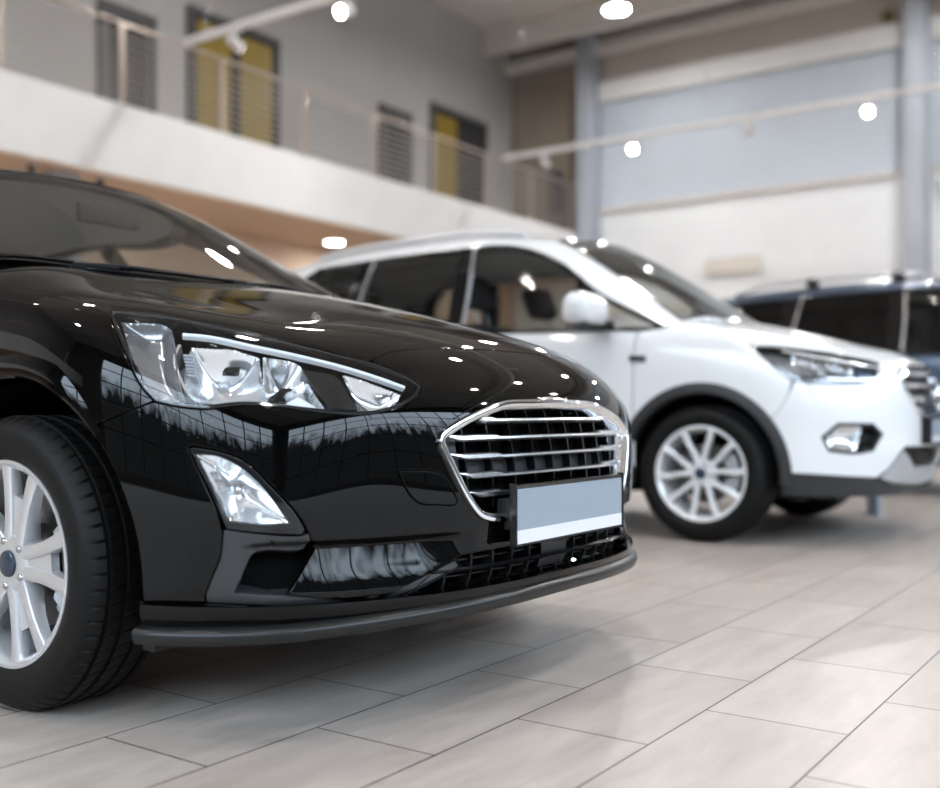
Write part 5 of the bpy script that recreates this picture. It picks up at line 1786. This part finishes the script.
def spot_head(parent_track, x, y, z, lit, label):
    """cylinder head on a short arm; lit heads look towards the cars in front, the others away"""
    t = thing('track_spotlight', label, 'spotlight', (x, y, z), 0, 'track spotlights')
    box('track_adapter', -.09, .09, -.018, .018, -.035, -.002, 'track_white', t, bevel=.004)
    tube('swivel_arm', [(0, 0, -.03), (0, 0, -.10)], .012, 'track_white', t, n=10)
    d = Vector((-.05, -1, -.42 if lit else -.42))
    d.y *= 1 if lit else -1
    d.normalize()
    c = Vector((0, 0, -.15))
    bm = bmesh.new()
    add_tube(bm, [c - d * .10, c - d * .095, c + d * .085, c + d * .09], [.045, .055, .066, .060], 24)
    h = bm_obj('lamp_body', bm, 'track_white', t, auto=45)
    bm = bmesh.new()
    add_tube(bm, [c + d * .091, c + d * .094], .056, 24)
    bm_obj('lamp_face', bm, 'spot_glow' if lit else 'spot_dim', t)
    l = bpy.data.lights.new('track_beam', 'SPOT')
    l.energy = SPOT_W if lit else 45
    l.color = (1, .975, .945)
    l.spot_size = R(78)
    l.spot_blend = .5
    l.shadow_soft_size = .055
    o = bpy.data.objects.new('track_beam', l)
    o.location = c + d * .13
    o.rotation_mode = 'QUATERNION'
    o.rotation_quaternion = d.to_track_quat('-Z', 'Y')
    link(o, t)


def track(y, x0, x1, label, heads, z=5.06):
    t = thing('lighting_track', label, 'track', ((x0 + x1) / 2, y, z))
    m = (x1 - x0) / 2
    box('track_rail', -m, m, -.035, .035, 0, .075, 'track_white', t)
    for k in range(6):
        x = -m + .4 + k * (2 * m - .8) / 5
        tube('suspension_rod', [(x, 0, .034), (x, 0, ZC - z)], .004, 'steel', t, n=6)
    for (x, lit, lb) in heads:
        spot_head(t, x, y, z, lit, lb)


track(15.3, -10.0, 7.5, 'long white lighting track hung across the hall in front of the white wall', [
    (-9.15, False, 'white track spotlight turned away, hanging beside the end of the balcony railing'),
    (-7.46, True, 'lit track spotlight hanging nearest the tall grey column at the balcony end'),
    (-5.58, False, 'unlit track spotlight turned to the back wall between two shining ones'),
    (-3.82, True, 'lit track spotlight hanging just left of the tall grey column above the blue car')] +
    [(-2.0 + 1.8 * i, i % 2 == 1, 'small white track spotlight on the far track, right of the grey wall column') for i in range(5)])
track(8.3, -10.0, 7.5, 'white lighting track hung across the hall in front of the ochre doors', [
    (-9.12, False, 'white track spotlight turned away, hanging in front of the wide ochre double door'),
    (-7.42, True, 'lit track spotlight shining beside the wide ochre double door at the top')] +
    [(-5.6 + 1.8 * i, i % 2 == 1, 'small white track spotlight high over the white car') for i in range(7)])
track(1.3, -10.0, 7.5, 'white lighting track hung across the hall above the black car', [
    (-9.1 + 1.8 * i, i % 2 == 1, 'small white track spotlight high over the black hatchback') for i in range(9)])

t = thing('floor_block', 'small pale blue-grey block standing on the floor beyond the front of the white car', 'block', (-1.70, 6.92, 0))
box('block_base', -.05, .05, -.05, .05, 0, .012, 'column_grey', t, bevel=.003)
box('block_body', -.036, .036, -.036, .036, .012, .19, 'plate_grey', t, bevel=.008)
# downlights under the gallery
for i, y in enumerate((4.1, 8.4, 12.7, 17.0)):
    t = thing('downlight', 'glowing round downlight under the tan balcony, above the white car roof' if y == 12.7 else 'round downlight set in the tan underside of the balcony', 'lamp', (-11.6, y, ZB - .02), 0, 'balcony downlights')
    lathe('lamp_ring', [(.15, 0), (.19, 0), (.19, -.02), (.15, -.025)], 'track_white', t, n=32, axis='z', closed=True)
    lathe('diffuser', [(0, -.012), (.15, -.012), (.15, -.004), (0, -.004)], 'downlight_glow', t, n=32, axis='z')
for (x, y, lb) in ((-10.68, 6.72, 'small dark ceiling spot under the balcony, left of the grey support column'), (-10.70, 7.62, 'small dark ceiling spot under the balcony, right of the grey support column')):
    t = thing('ceiling_spot', lb, 'lamp', (x, y, ZB - .02))
    lathe('spot_base', [(0, 0), (.05, 0), (.05, -.02), (0, -.02)], 'track_white', t, n=20, axis='z')
    lathe('spot_body', [(0, -.02), (.035, -.02), (.045, -.06), (.045, -.13), (.03, -.135), (0, -.12)], 'door_dark', t, n=20, axis='z')

# ---- small fittings on the back wall
t = thing('wall_sign', 'small beige rectangular sign on the white back wall above the white car', 'sign', (-7.28, Y1 - .02, 3.45))
box('sign_board', -.56, .56, -.06, -.015, -.15, .15, 'sign_beige', t, bevel=.008)
box('sign_stripe', -.54, .54, -.066, -.058, .04, .13, 'ledge_pale', t)
t = thing('wall_lamp', 'small dark olive lamp on the brown upper wall beside the grey column', 'lamp', (-4.42, Y1 - .04, 7.55))
box('lamp_base', -.05, .05, -.03, .0, -.05, .05, 'door_dark', t, bevel=.005)
bm = bmesh.new()
add_tube(bm, [(0, -.03, 0), (0, -.12, -.02), (0, -.24, -.06)], [.05, .09, .11], 20)
bm_obj('lamp_body', bm, 'olive_dark', t, auto=40)
t = thing('wall_junction_box', 'small pale grey box on the white wall right of the tall grey column', 'box', (-3.58, Y1 - .03, 4.60))  # indistinct pale box, modelled as a junction box without a socket
box('box_body', -.10, .10, -.16, 0, -.10, .10, 'column_grey', t, bevel=.01)
box('box_cover', -.085, .085, -.175, -.158, -.085, .085, 'fascia_white', t, bevel=.006)
tube('conduit', [(0, -.06, .1), (0, -.06, .6)], .018, 'column_grey', t, n=8)
t = thing('wall_cabinet', 'narrow dark cabinet on the brown wall at the end of the balcony', 'cabinet', (-11.15, Y1 - .03, 5.3))
box('cabinet_body', -.13, .13, -.14, 0, -.42, .42, 'door_dark', t, bevel=.01)
box('cabinet_door', -.115, .115, -.155, -.138, -.40, .40, 'door_frame_grey', t, bevel=.005)
cam = bpy.data.cameras.new('camera')
cam.sensor_width = 36.0
cam.lens = FOC / 940 * 36
cam.shift_y = (CY - 394) / 940
cam.dof.use_dof = True
cam.dof.focus_distance = 2.38
cam.dof.aperture_fstop = cam.lens / 27.0
cam.dof.aperture_blades = 0
co = bpy.data.objects.new('camera', cam)
co.location = (0, 0, EYE)
co.rotation_euler = (PI / 2, 0, YAW)
COL.objects.link(co)
SC.camera = co
SC.view_settings.view_transform = 'Standard'
SC.view_settings.look = 'None'
SC.view_settings.gamma = 1
SC.view_settings.use_curve_mapping = False
SC.view_settings.exposure = 0.22
SC.cycles.use_denoising = True
SC.cycles.max_bounces = 10
SC.cycles.glossy_bounces = 6
SC.cycles.transparent_max_bounces = 16
SC.cycles.caustics_reflective = False
SC.cycles.caustics_refractive = False
SC.cycles.sample_clamp_indirect = 6.0
